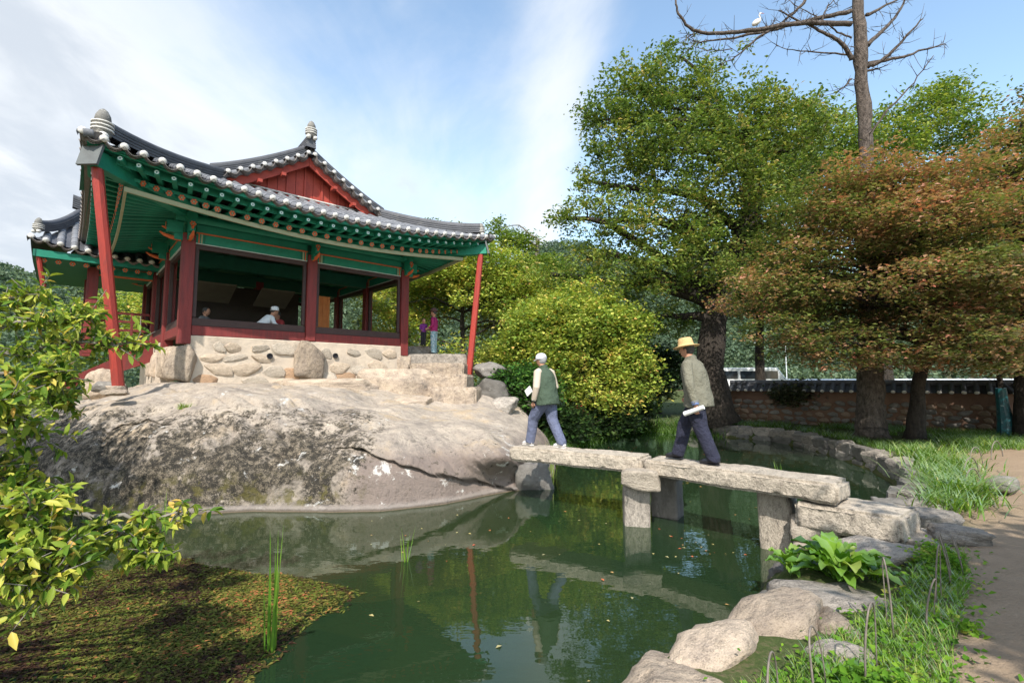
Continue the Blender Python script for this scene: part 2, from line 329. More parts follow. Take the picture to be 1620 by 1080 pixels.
# ---------------------------------------------------------------- the great turtle rock
SHORE = [(-13.5, 11.2), (-11, 9.7), (-9.2, 8.85), (-7.6, 8.4), (-6.2, 8.15), (-4.96, 8.22), (-4.3, 8.38), (-3, 8.3), (-2.2, 8.38), (-1.2, 8.85), (-.45, 9.45), (.12, 9.9), (.55, 10.5), (.95, 11.6),
         (1.15, 13), (1.2, 14.6), (.9, 16.2), (0, 17.5), (-2, 18.5), (-5, 21), (-9, 22.5), (-14, 20), (-15, 15)]
CTRL = np.array([(0, 9.3, .98), (-.3, 10, 1.02), (.3, 10.6, .98), (.5, 12, 1.05), (.5, 14, 1.15), (.2, 16, 1.5), (-1.6, 13.2, 1.42), (-2.2, 14.2, 1.7), (-1.2, 15, 1.75), (-3, 12, 1.62), (-1.5, 11, 1.28), (-1.2, 9.9, 1.12), (-5.8, 13.6, 2.16), (-8.06, 11.8, 2.2), (-5.8, 15, 2.3), (-3.8, 15.6, 2.15),
                 (-4.2, 14.4, 1.95), (-6.5, 10.9, 2.02), (-8.06, 10.1, 1.97), (-9.6, 10.6, 1.8), (-12, 12, 1.0), (-5, 10.4, 1.92), (-3.5, 10.4, 1.62), (-2.2, 9.9, 1.3), (-9.5, 14, 2.15), (-12, 16, 1.7), (-2.6, 17.2, 2.6), (-5, 19, 2.2), (-4.6, 12.2, 2.0), (-6.8, 12.2, 2.15), (-9, 9.6, 1.35), (-7, 9.6, 1.75)])
CRACK = [(-3.25, 8.95), (-3.05, 9.2), (-2.3, 9.33), (-1.4, 9.5), (-.6, 9.7), (.1, 9.93)]
def rock_xyz(P):
    sd = poly_sd(P, SHORE) + .10 * vnoise(P, .8, 21)
    D2 = ((P[:, None, :] - CTRL[None, :, :2]) ** 2).sum(2) + .15; W = D2 ** -1.6; H = (W * CTRL[:, 2]).sum(1) / W.sum(1)
    fx = smooth(P[:, 0], -3.8, -1.2)
    w = .72 * (1 - fx) + .42 * fx
    z = H * (1 - np.exp(-(np.maximum(sd, 0) / w) ** 1.15)) + np.where(sd < 0, sd * 1.3, 0)
    # stacked sheet: crack between the lower slab and the upper layer
    C = np.array(CRACK); f = np.full(len(P), 1e9); sg = np.ones(len(P))
    for a, b_ in zip(C[:-1], C[1:]):
        ab = b_ - a; tt = np.clip(((P - a) @ ab) / (ab @ ab), 0, 1); qq = a + tt[:, None] * ab; dd = np.hypot(*(P - qq).T)
        s_ = np.sign(ab[0] * (P[:, 1] - a[1]) - ab[1] * (P[:, 0] - a[0])); k = dd < f; f = np.where(k, dd, f); sg = np.where(k, s_, sg)
    f = f * sg; zone = smooth(P[:, 0], -3.6, -2.9) * smooth(P[:, 0], .35, -.1) * smooth(P[:, 1], 8.0, 8.4)
    zc1 = np.interp(P[:, 0], [-4, -3.2, -2.9, -2.3, -1.33, -.7, 0, .5], [.8, 1.0, .99, .86, .52, .30, .04, -.1]) + .05 * vnoise(P, 3, 91) + .03 * vnoise(P, 9, 94); f1 = z - zc1
    zn1 = smooth(P[:, 0], -3.6, -3.0) * smooth(P[:, 0], .3, -.1) * smooth(P[:, 1], 11.2, 10.4)
    zc2 = 1.38 + .10 * (P[:, 0] + 7.1) + .05 * vnoise(P, 2, 92); f2 = z - zc2; zn2 = smooth(P[:, 0], -8.0, -7.2) * smooth(P[:, 0], -4.6, -5.6) * smooth(P[:, 1], 11.2, 10.4)
    zc3 = .95 - .45 * (P[:, 0] + 4.2) + .05 * vnoise(P, 2, 93); f3 = z - zc3; zn3 = .6 * smooth(P[:, 0], -5.6, -5.0) * smooth(P[:, 0], -3.6, -4.0) * smooth(P[:, 1], 11.2, 10.4)
    lip = np.zeros(len(P))
    for f_, zn_, a_ in ((f1, zn1, .11), (f2, zn2, .07), (f3, zn3, .04)): lip += zn_ * (np.where(f_ > 0, a_ * np.exp(-f_ / .30), 0) - a_ * .6 * np.exp(-((f_ + .015) / .028) ** 2))
    # broad layered undulation and small relief
    ed = smooth(sd, .05, .6)
    slabm = 1 - .85 * zn1 * (f1 < 0)
    z = z + ed * (.10 * vnoise(P, .55, 31) + (.05 * vnoise(P, 1.7, 32) + .022 * vnoise(P, 6, 33)) * slabm)
    ridge = 1 - np.abs(vnoise(P @ np.array([[.9, .44], [-.44, .9]]) * np.array([.5, 1.6]), .7, 41, 3)) * 2
    z = z - .10 * ed * smooth(ridge, .80, .98) * smooth(P[:, 0], -1.6, -3.5)
    steep = smooth(sd, 0.02, .3) * smooth(sd, 1.8, .7); z = z + steep * .09 * vnoise(P, 2.6, 52) * slabm
    # overhang under the bridge end
    ov = smooth(P[:, 0], -1.5, -.2) * smooth(P[:, 1], 13.5, 10.5); sh = ov * 1.05 * smooth(z, .15, .85)
    bul = .18 * smooth(z, 0, .7) * smooth(sd, 1.4, .2) * (1 - ov)
    X = P[:, 0] + .06 * vnoise(P, 2, 61) * steep; Y = P[:, 1] - sh - bul - lip + (.10 * vnoise(P, 2, 62) + .05 * vnoise(P, 6.5, 63)) * steep * slabm
    return np.column_stack([X, Y, z])
rx = np.arange(-14.5, 1.9, .05); ry = np.concatenate([np.arange(7.5, 8.1, .05), np.arange(8.1, 10.4, .022), np.arange(10.4, 12.5, .05), np.arange(12.5, 22.5, .12)])
GX, GY = np.meshgrid(rx, ry, indexing='ij'); P = np.stack([GX.ravel(), GY.ravel()], 1); V = rock_xyz(P)
nv = len(ry); I, J = np.meshgrid(np.arange(len(rx) - 1), np.arange(nv - 1), indexing='ij'); q = (I * nv + J).ravel(); F = np.stack([q, q + nv, q + nv + 1, q + 1], 1)
F = F[(V[F][:, :, 2] > -1.4).any(1)]
RV = V
def rock_z(x, y):
    d = (RV[:, 0] - x) ** 2 + (RV[:, 1] - y) ** 2; i = np.argsort(d)[:6]; return float(RV[i, 2].mean())
m_rock, t, p = base_mat('turtle_rock_granite')
tcn = t.nodes.new('ShaderNodeTexCoord'); O = tcn.outputs['Object']; sp = t.nodes.new('ShaderNodeSeparateXYZ'); t.links.new(O, sp.inputs[0])
def nz_(s, d=8., r=.65, dist=0., vec=None):
    n = N(t, 'ShaderNodeTexNoise', i_Scale=float(s), i_Detail=d, i_Roughness=r, i_Distortion=dist); t.links.new(vec or O, n.inputs['Vector']); return n.outputs[0]
def mr(v, a, b_, c=0., d_=1.):
    n = N(t, 'ShaderNodeMapRange', interpolation_type='SMOOTHSTEP'); n.inputs['From Min'].default_value = a; n.inputs['From Max'].default_value = b_; n.inputs['To Min'].default_value = c; n.inputs['To Max'].default_value = d_
    t.links.new(v, n.inputs['Value']); return n.outputs[0]
big = nz_(.9); mid = nz_(4.5); fine = nz_(22, 8., .75); fine2 = nz_(55, 6., .7)
col = ramp(t, M(t, 'ADD', M(t, 'MULTIPLY', big, .5), M(t, 'MULTIPLY', mid, .5)), [(.36, (.55, .465, .37)), (.50, (.43, .365, .30)), (.64, (.26, .225, .195))])
col = mixc(t, mr(nz_(1.3, 5.), .52, .68), col, (.50, .39, .27))
col = mixc(t, mr(fine, .50, .68, 0, .6), col, (.15, .125, .105))
# pinkish bare slab in the lower right
slab = M(t, 'MULTIPLY', mr(sp.outputs[0], -3.1, -2.5), mr(sp.outputs[2], 1.05, .7))
col = mixc(t, M(t, 'MULTIPLY', slab, .85), col, mixc(t, mid, (.235, .18, .155), (.16, .128, .115)))
# black lichen on the flank, thinning towards the crown of the rock and the slab
zc = mr(sp.outputs[2], 2.1, .7); xl = mr(M(t, 'ADD', sp.outputs[0], M(t, 'MULTIPLY', big, 1.6)), -1.2, -2.6)
ym = mr(sp.outputs[1], 11.6, 10.2)
lich = M(t, 'ADD', M(t, 'MULTIPLY', nz_(2.4, 9., .72, .4), .5), M(t, 'MULTIPLY', nz_(13, 8., .78), .5))
thr = M(t, 'MULTIPLY', M(t, 'MULTIPLY', zc, xl), ym)
lm = mr(M(t, 'ADD', lich, M(t, 'MULTIPLY', thr, .16)), .535, .625)
lm = M(t, 'MULTIPLY', lm, mr(thr, 0.02, .35))
col = mixc(t, M(t, 'MULTIPLY', M(t, 'MULTIPLY', lm, .95), mr(nz_(1.5, 7., .65, .5), .66, .54, .25, 1.)), col, mixc(t, mr(M(t, 'ADD', M(t, 'MULTIPLY', nz_(9, 8., .75), .6), M(t, 'MULTIPLY', fine2, .4)), .47, .58), (.014, .013, .010), (.20, .165, .12)))
# scattered dark spots by the upper right edge
sp2 = M(t, 'MULTIPLY', M(t, 'MULTIPLY', mr(nz_(6.5, 8., .7), .58, .64), mr(sp.outputs[0], -3, -1)), mr(sp.outputs[2], 1.25, .95))
col = mixc(t, M(t, 'MULTIPLY', sp2, .85), col, (.07, .06, .045))
# white lichen
col = mixc(t, M(t, 'MULTIPLY', mr(nz_(2.1, 9., .7, .3), .60, .65), mr(sp.outputs[1], 12.5, 10.5, 0, .8)), col, (.66, .64, .60))
# olive moss low down, pale tide band just above the water, brown below
moss = M(t, 'MULTIPLY', mr(sp.outputs[2], .75, .3), M(t, 'MULTIPLY', mr(nz_(3.1), .5, .6), mr(sp.outputs[0], -2.2, -3.2)))
col = mixc(t, M(t, 'MULTIPLY', moss, .8), col, mixc(t, fine, (.06, .06, .015), (.17, .14, .045)))
band = M(t, 'MULTIPLY', mr(M(t, 'ADD', sp.outputs[2], M(t, 'MULTIPLY', mid, .06)), .16, .09), mr(sp.outputs[0], -6.5, -4.6))
col = mixc(t, M(t, 'MULTIPLY', band, .85), col, mixc(t, fine, (.27, .235, .21), (.35, .30, .265)))
col = mixc(t, mr(M(t, 'ADD', sp.outputs[2], M(t, 'MULTIPLY', mid, .04)), .075, .035, 0, .75), col, (.07, .055, .04))
col = mixc(t, mr(sp.outputs[2], .02, -.03), col, (.30, .19, .09))
t.links.new(col, p.inputs['Base Color']); p.inputs['Roughness'].default_value = .88; p.inputs['Specular IOR Level'].default_value = .25
b = t.nodes.new('ShaderNodeBump'); b.inputs['Strength'].default_value = 1.0; b.inputs['Distance'].default_value = .10
t.links.new(M(t, 'ADD', M(t, 'ADD', M(t, 'MULTIPLY', mid, .6), M(t, 'MULTIPLY', fine, .5)), M(t, 'MULTIPLY', nz_(1.6, 6., .6, .8), .9)), b.inputs['Height']); t.links.new(b.outputs[0], p.inputs['Normal'])
tag(ob('turtle_rock', fastmesh('turtle_rock', V, F, m_rock, None, True)), kind='structure')

# ---------------------------------------------------------------- loose rocks
def rock_mesh(name, mat, seed, sub=3, boxy=.55, rough=.12, K=13):
    bm = bmesh.new(); bmesh.ops.create_icosphere(bm, subdivisions=sub, radius=1)
    r = random.Random(seed); off = Vector((r.uniform(-50, 50), r.uniform(-50, 50), r.uniform(-50, 50)))
    g_ = np.random.default_rng(seed); nn = g_.normal(size=(K, 3)); nn /= np.linalg.norm(nn, axis=1)[:, None]; dd = g_.uniform(.80, 1.15, K)
    ax = np.array([(1, 0, 0), (-1, 0, 0), (0, 1, 0), (0, -1, 0), (0, 0, 1), (0, 0, -1)], float) + g_.normal(0, rough * .8, (6, 3)); nn = np.concatenate([nn, ax]); dd = np.concatenate([dd, np.full(6, 1.0 - .25 * max(0, .5 - boxy))])
    for v in bm.verts:
        c = np.array(v.co); pr = np.maximum(nn @ c, 0) / dd; q = Vector(c) * float((pr ** 34).sum() ** (-1 / 34.)); q *= .80
        n = noise.fractal(q * 1.1 + off, 1.0, 2.0, 3); n3 = noise.fractal(q * 4 + off, .8, 2.0, 4); n4 = abs(noise.noise(q * 2.3 + off))
        v.co = q * (1 + rough * .9 * n + rough * .30 * n3 - rough * .5 * max(0, .12 - n4) * 4) * .56
    me = bpy.data.meshes.new(name); bm.to_mesh(me); bm.free(); me.materials.append(mat)
    me.polygons.foreach_set('use_smooth', [sub > 3] * len(me.polygons)); return me
def rock(name, label, loc, size, rz=0, mat=None, seed=1, sub=4, boxy=.5, rough=.12, tilt=(0, 0), group=None, cat='rock'):
    me = rock_mesh(name, mat or m_stone, seed, sub, boxy, rough)
    o = ob(name, me, None, loc, (R(tilt[0]), R(tilt[1]), rz), size)
    return tag(o, label, cat, group)
# ---------------------------------------------------------------- pavilion (local x along the gable front, y into depth)
d1 = Vector((.738, .674, 0)); PA = math.atan2(.674, .738)
pav = empty('pavilion', 'green and red painted wooden pavilion with upswept grey tiled hip-and-gable roof on the rock', 'pavilion', (-8.06, 12, 0), PA)
OV = 1.97; W = 6.05; L = 7.8; GY0, GY1 = .4, 7.4; X0, X1, Y0, Y1 = -OV, W + OV, -OV, L + OV; XM = W / 2
def hz(d): return 6.42 + .369 * d + .0284 * d * d
def rise(x, y):
    D = min(math.hypot(x - cx_, y - cy2) for cx_ in (X0, X1) for cy2 in (Y0, Y1)); return .46 * max(0, 1 - D / 5.2) ** 2
def flare(x, y):
    """eave corners swing slightly outward"""
    r = rise(x, y) / .46; return (x + (-.14 if x < XM else .14) * r, y + (-.14 if y < 4 else .14) * r)
def zs(x, y):
    """side slope"""
    return hz(min(x - X0, X1 - x)) + rise(x, y)
def zf(x, y):
    return hz(min(y - Y0, Y1 - y)) + rise(x, y)
SP = (X1 - X0) / 33
mb = MB()
def S(fx, x, y): a, b_ = flare(x, y); return (a, b_, fx(x, y))
for sgn in (0, 1):
    def gxy(y, k, D): x = X0 + k * D; return x if not sgn else X1 - k * D + 0
    for (ya, yb, fD) in ((Y0, GY0, lambda y: y - Y0), (GY0, GY1, lambda y: XM - X0), (GY1, Y1, lambda y: Y1 - y)):
        mb.grid(lambda y, k: S(zs, gxy(y, k, fD(y)), y), np.linspace(ya, yb, 14), np.linspace(0, 1, 10), flip=bool(sgn))
for side in (0, 1):
    YD = 2.72
    def fs(x, k):
        D = min(x - X0, X1 - x, YD); y = Y0 + k * D if not side else Y1 - k * D
        ph = (x - X0) / SP * 2 * math.pi; z = zf(x, y) - .045 * (1 - math.cos(ph)) * .5
        a, b_ = flare(x, y); return (a, b_, z)
    mb.grid(fs, np.linspace(X0, X1, 33 * 6 + 1), np.linspace(0, 1, 9), flip=not side)
roof = ob('roof', mb.mesh('roof', m_tiled, True), pav)
# underside boards
mb = MB()
for side in (0, 1):
    mb.grid(lambda x, k: (flare(x, Y0)[0], (Y0 + .05 + k * 2.2 if not side else Y1 - .05 - k * 2.2) , min(zf(x, Y0 + k * 2.2), zs(x, Y0 + k * 2.2)) - .13) , np.linspace(X0 + .02, X1 - .02, 40), (0, .5, 1))
    mb.grid(lambda y, k: ((X0 + .05 + k * 2.2 if not side else X1 - .05 - k * 2.2), flare(X0, y)[1], min(zs(X0 + k * 2.2, y), zf(X0 + k * 2.2, y)) - .133), np.linspace(Y0 + .02, Y1 - .02, 40), (0, .5, 1))
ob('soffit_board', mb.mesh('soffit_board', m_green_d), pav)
# convex roof tiles
def halftile(L_, r0, r1, mat, name):
    m = MB(); V = []; seg = 8
    for i, (y, r) in enumerate(((0, r0), (L_, r1))):
        for k in range(seg + 1): w = math.pi * k / seg; V.append((math.cos(w) * r, y, math.sin(w) * r))
    F = [(k, k + 1, seg + 2 + k, seg + 1 + k) for k in range(seg)]; V.append((0, 0, 0)); c = len(V) - 1; F += [(c, k + 1, k) for k in range(seg)]
    m.add(V, F); return m.mesh(name, mat)
me_tile = halftile(.40, .095, .085, m_tile, 'roof_tile')
me_cap = MB(); me_cap.ell((0, 0, .035), (.074, .03, .07), 12, 8); me_cap = me_cap.mesh('lime_end', m_white, True)
def dirq(a, b_, up=Vector((0, 0, 1))):
    y = (Vector(b_) - Vector(a)).normalized(); x = y.cross(up).normalized(); z = x.cross(y)
    return Matrix((x, y, z)).transposed().to_quaternion()
m = MB()
for lay in range(3):
    A = [(-.145 + .29 * i / 8) for i in range(9)]
    def arc(x, dz, dy): return (x, dy, -.105 * math.cos(x / .145 * math.pi / 2) - .02 - lay * .0 + dz)
    z0 = .065 - lay * .028; dy = .03 * lay
    V = [arc(x, z0, dy) for x in A] + [arc(x, z0 - .018, dy) for x in A] + [arc(x, z0, .35) for x in A] + [arc(x, z0 - .018, .35) for x in A]; n = 9; F = []
    for i in range(8): F += [(i, i + 1, n + i + 1, n + i), (i, 2 * n + i, 2 * n + i + 1, i + 1), (n + i, n + i + 1, 3 * n + i + 1, 3 * n + i)]
    m.add(V, F)
me_drip = m.mesh('eave_tile', m_tileb)
def surf(fn, x, y, dz=0): a, b_ = flare(x, y); return Vector((a, b_, fn(x, y) + dz))
for i in range(34):   # front skirt, every tile
    x = X0 + i * SP; D = min(x - X0, X1 - x, 2.55)
    y = Y0
    if D < .15: D = .15
    n = max(1, int(round(D / .36))); st_ = D / n
    pts = [surf(zf, x, Y0 + k * st_, .0) for k in range(n + 1)]
    for k in range(n):
        q = dirq(pts[k], pts[k + 1]); ob('roof_tile', me_tile, roof, pts[k] + Vector((0, 0, .012 if k else 0)), q)
    ob('lime_end', me_cap, roof, pts[0] + Vector((0, -.02, 0)), dirq(pts[0], pts[1]))
    if i < 33:
        a = surf(zf, x + SP / 2, Y0, -.015); b_ = surf(zf, x + SP / 2, Y0 + .5, -.015); xa = surf(zf, x, Y0); xb = surf(zf, x + SP, Y0)
        rl = math.atan2(xb.z - xa.z, SP); q = dirq(a, b_) @ Quaternion((0, 1, 0), -rl)
        ob('eave_tile', me_drip, roof, a + Vector((0, -.05, -.0)), q, (1.06, 1, 1))
nS = 39; SPY = (Y1 - Y0) / nS
for sgn in (-1, 1):     # side slopes: one row per course line
    for i in range(nS + 1):
        y = Y0 + i * SPY; D = min(y - Y0, Y1 - y); D = 4.9 if GY0 < y < GY1 else min(D, 2.4)
        if D < .15: D = .15
        pts = []
        for k in range(9):
            x = X0 + D * k / 8; xx = x if sgn < 0 else X1 - (x - X0); pts.append(surf(zs, xx, y, .0))
        m = MB(); m.tube(pts, .088, 8, True); ob('tile_row', m.mesh('tile_row', m_tile, True), roof)
        p0 = pts[0]
        if sgn > 0: ob('lime_end', me_cap, roof, p0 + Vector((.02 * sgn, 0, 0)), dirq(pts[0], pts[1]))
        if i < nS:
            xe = X0 if sgn < 0 else X1; a = surf(zs, xe, y + SPY / 2, -.015); b_ = surf(zs, xe - sgn * .5, y + SPY / 2, -.015)
            xa = surf(zs, xe, y); xb = surf(zs, xe, y + SPY); rl = math.atan2(xb.z - xa.z, SPY) * (1 if sgn > 0 else -1)
            ob('eave_tile', me_drip, roof, a + Vector((.05 * sgn, 0, 0)), dirq(a, b_) @ Quaternion((0, 1, 0), -rl), (1.06, 1, 1))
# verge tiles along the gable edge
for side in (-1, 1):
    prev = None
    for i in range(9):
        dd = 2.52 + i * (4.9 - 2.52) / 8 ; x = (X0 + dd) if side < 0 else (X1 - dd)
        z = hz(dd) + rise(x, GY0); p0 = Vector((x, GY0 - .14, z + .02)); q = dirq(p0, p0 + Vector((0, 1, .0)))
        slope = (.369 + .0568 * dd) * (-side)
        ob('verge_tile', me_tile, roof, p0, q); ob('lime_end', me_cap, roof, p0 + Vector((0, -.02, .0)), q, .85)
        if prev is not None:
            c = (p0 + prev) / 2; rl = math.atan2((p0 - prev).z, (p0 - prev).x * 1.0) if (p0 - prev).x > 0 else math.atan2((prev - p0).z, (prev - p0).x)
            ob('verge_drip_tile', me_drip, roof, c + Vector((0, -.03, -.02)), q @ Quaternion((0, 1, 0), -rl), (1.05, 1, 1))
        prev = p0
# layered ridges
def ridge_mesh(name, path, h=.30, w=.24, n=4, cap=.085):
    m = MB(); pr = []
    for k in range(n):
        z0 = h * k / n; z1 = z0 + h / n * .62; ww = w / 2 * (1 - .03 * k); wi = ww - .018
        pr += [(ww, z0), (ww, z1), (wi, z1), (wi, h * (k + 1) / n)]
    half = pr + [(cap * math.cos(a), h + cap * math.sin(a)) for a in np.linspace(0, math.pi / 2, 4)]
    prof = half + [(-x, z) for x, z in half[::-1][1:]]
    V = []; P_ = [Vector(p_) for p_ in path]; nP = len(P_)
    for i, p_ in enumerate(P_):
        t_ = (P_[min(i + 1, nP - 1)] - P_[max(i - 1, 0)]); s_ = Vector((t_.y, -t_.x, 0)).normalized()
        for x, z in prof: V.append(p_ + s_ * x + Vector((0, 0, z)))
    k = len(prof); F = [(i * k + j, (i + 1) * k + j, (i + 1) * k + j + 1, i * k + j + 1) for i in range(nP - 1) for j in range(k - 1)]
    F += [tuple(range(k)), tuple((nP - 1) * k + j for j in range(k - 1, -1, -1))]; m.add(V, F); return m.mesh(name, m_tiled)
def ornament(loc, rz, s=1., big=False):
    m = MB(); m.lathe([(.10, 0), (.15, .03), (.13, .06), (.17, .09), (.17, .12), (.14, .13), (.175, .16), (.175, .19), (.14, .20), (.17, .23), (.165, .26), (.12, .28), (.135, .30), (.12, .40), (.07, .50), (.02, .54)], seg=14, mi=0)
    for k in (-1, 1): m.ell((.10 * k, -.07, -.02), (.075, .09, .07), 10, 7, mi=1)
    for z_ in (.095, .165, .235): m.lathe([(.17, z_), (.182, z_ + .004), (.182, z_ + .026), (.17, z_ + .03)], seg=14, mi=1)
    me = m.mesh('ridge_end_ornament', [pm('weathered_plaster_%d' % int(s * 100 + rz * 10 + 500), (.22, .21, .19), (.10, .10, .095), 7, .9, .5, c3=(.36, .34, .30), c3s=5, c3t=(.54, .64)), m_white], True)
    return ob('ridge_end_ornament', me, roof, loc, (0, 0, rz), s)
for sx_ in (-1, 1):
    for sy_ in (-1, 1):
        pth = []
        for k in range(13):
            u = k / 12; x = 0.75 - u * (2.42); y = .42 - u * 2.09
            if sx_ > 0: xx = W - x
            else: xx = x
            yy = y if sy_ < 0 else L - y
            dd = max(0.05, min(x - X0, y - Y0) if True else 0); pth.append((flare(xx, yy)[0], flare(xx, yy)[1], hz(min(x - X0, y - Y0)) + rise(xx, yy) + .02 + .10 * u ** 4))
        ob('hip_ridge', ridge_mesh('hip_ridge', pth, .26, .26, 4), roof)
        if sy_ < 0: ornament(Vector(pth[-1]) + Vector((sx_ * .03, -.03, -.03)), R(45 * sx_), 1.05 if sx_ < 0 else .7)
for gy_ in (GY0 + .22, GY1 - .22):
    for s_ in (-1, 1):
        pth = []
        for k in range(13):
            dd = 2.45 + (4.95 - 2.45) * k / 12; x = X0 + dd if s_ < 0 else X1 - dd; pth.append((x, gy_, hz(dd) + rise(x, gy_) + .08 + .05 * (1 - k / 12) ** 4))
        ob('verge_ridge', ridge_mesh('verge_ridge', pth, .24, .24, 4), roof)
pth = [(XM, y, 9.02 + .16 * ((y - 3.9) / 3.5) ** 2) for y in np.linspace(GY0 - .05, GY1 + .05, 16)]
ob('main_ridge', ridge_mesh('main_ridge', pth, .34, .3, 5, .1), roof)
ornament((XM, GY0 - .02, 9.50), 0, .95)
# gable wall, boards and battens
GW = .78
for i in range(16):
    xa = .95 + i * (4.15 / 16); xb = xa + 4.15 / 16 - .012; m = MB(); zt = lambda x: hz(min(x - X0, X1 - x)) - .10; zb = hz(GW - Y0) - .12
    V = [(xa, GW, zb), (xb, GW, zb), (xb, GW, zt(xb)), (xa, GW, zt(xa)), (xa, GW + .03, zb), (xb, GW + .03, zb), (xb, GW + .03, zt(xb)), (xa, GW + .03, zt(xa))]
    m.add(V, [(0, 1, 2, 3), (5, 4, 7, 6), (0, 4, 5, 1), (3, 2, 6, 7), (0, 3, 7, 4), (1, 5, 6, 2)]); ob('gable_plank', m.mesh('gable_plank', m_gablered), pav)
    if i % 2 == 0 and i:
        m = MB(); h_ = zt(xa) - zb - .05; m.box((xa, GW - .025, zb + h_ / 2), (.055, .045, h_)); ob('gable_batten', m.mesh('gable_batten', m_gablered), pav)
for s_ in (-1, 1):
    m = MB()
    def bb(k, j):
        dd = 2.5 + (4.99 - 2.5) * k; x = X0 + dd if s_ < 0 else X1 - dd; h_ = .27; z = hz(dd) - .06 - (h_ if j in (1, 2) else 0); return (x, GY0 + (.06 if j in (0, 1) else .12), z)
    V = [bb(k, j) for k in np.linspace(0, 1, 9) for j in range(4)]
    F = [(i * 4 + j, (i + 1) * 4 + j, (i + 1) * 4 + (j + 1) % 4, i * 4 + (j + 1) % 4) for i in range(8) for j in range(4)] + [(0, 1, 2, 3), (35, 34, 33, 32)]
    m.add(V, F); ob('barge_board', m.mesh('barge_board', m_gablered), pav)
    for k in range(3):
        dd = 3.0 + k * .62; x = X0 + dd if s_ < 0 else X1 - dd; m = MB(); m.box((x, GY0 + .0, hz(dd) - .38), (.11, .26, .09)); ob('purlin_end', m.mesh('purlin_end', m_gablered), pav)
m = MB(); zb = hz(GW - Y0); m.tube([(x, GW - .06, zb - .0 + rise(x, GW) + .06) for x in np.linspace(.72, 5.33, 8)], .028, 8); ob('gable_base_strip', m.mesh('gable_base_strip', m_white), pav)
m = MB(); m.add([(.8, L - GW, hz(GW - Y0) - .3), (5.25, L - GW, hz(GW - Y0) - .3), (XM, L - GW, 8.95)], [(0, 2, 1)]); ob('rear_gable', m.mesh('rear_gable', m_gablered), pav)
for sgn in (-1, 1):
    xe = X0 if sgn < 0 else X1; V = []
    for y in np.linspace(Y0, Y1, 30):
        fx_ = flare(xe, y)[0]; z = zs(xe, y); V += [(fx_ - sgn * .0, y, z - .06), (fx_ - sgn * .02, y, z - .13), (fx_ - sgn * .52, y, z - .125)]
    m = MB(); m.add(V, [(i * 3 + j, i * 3 + j + 1, i * 3 + j + 4, i * 3 + j + 3) for i in range(29) for j in (0, 1)]); ob('tile_batten', m.mesh('tile_batten', m_tileb), pav)
# rafters
def flower(name, r, petals, mats):
    m = MB(); m.lathe([(r, 0), (r, .008)], seg=12, mi=0)
    for k in range(petals):
        w = 2 * math.pi * k / petals; m.lathe([(r * .30, .008), (r * .26, .013)], (math.cos(w) * r * .58, math.sin(w) * r * .58, 0), 8, 1)
    m.lathe([(r * .22, .008), (r * .2, .014)], seg=8, mi=2); return m.mesh(name, mats)
me_fl = flower('painted_flower', .078, 6, [m_green_d, m_orange, m_ivory])
me_st = flower('painted_star', .05, 8, [m_green, m_whitep, m_green_d])
def rafter(a, b_, r, me_end, name, square=False):
    a, b_ = Vector(a), Vector(b_); Ln = (b_ - a).length; m = MB()
    if square: m.box((0, Ln / 2, 0), (r * 2, Ln, r * 2))
    else: m.tube([(0, 0, 0), (0, Ln, 0)], [r * 1.05, r], 10)
    q = dirq(a, b_); o = ob(name, m.mesh(name, m_green, not square and False), pav, a, q)
    e = ob(me_end.name.split('.')[0], me_end, o, (0, Ln, 0), Vector((0, 0, 1)).rotation_difference(Vector((0, 1, 0))))
    return o
def zlow(x, y, dz): return rise(x, y) + dz
me_cache = {}
for side in ('f', 'l', 'r'):
    n = 30 if side == 'f' else 34; lo, hi = (X0, X1) if side == 'f' else (Y0, Y1 - 1.4)
    for i in range(n):
        s0 = lo + .33 + (hi - lo - .6) * i / (n - 1)
        inn = min(max(s0, .35), (W if side == 'f' else L) - .35); fan = abs(s0 - inn)
        def W2(s_, o_, z): return (s_, o_, z) if side == 'f' else ((o_, s_, z) if side == 'l' else (W - o_, s_, z))
        def RS(s_): return rise(*W2(s_, Y0, 0)[:2])
        inner = W2(inn, .3 + .0 * fan, 6.42 + .12 * RS(s0)); so = s0 + (s0 - inn) * -.28
        outer = W2(so, -1.42 + .0, 6.02 + RS(s0) * .86)
        rafter(inner, outer, .062, me_fl, 'rafter')
        sf = s0 + (s0 - inn) * -.06; a = W2(so + (sf - so) * .2, -1.0, 6.235 + RS(s0) * .8); b_ = W2(sf, -1.83 - .12 * RS(s0) / .46, 6.21 + RS(s0) * 1.0)
        rafter(a, b_, .046, me_st, 'flying_rafter', True)
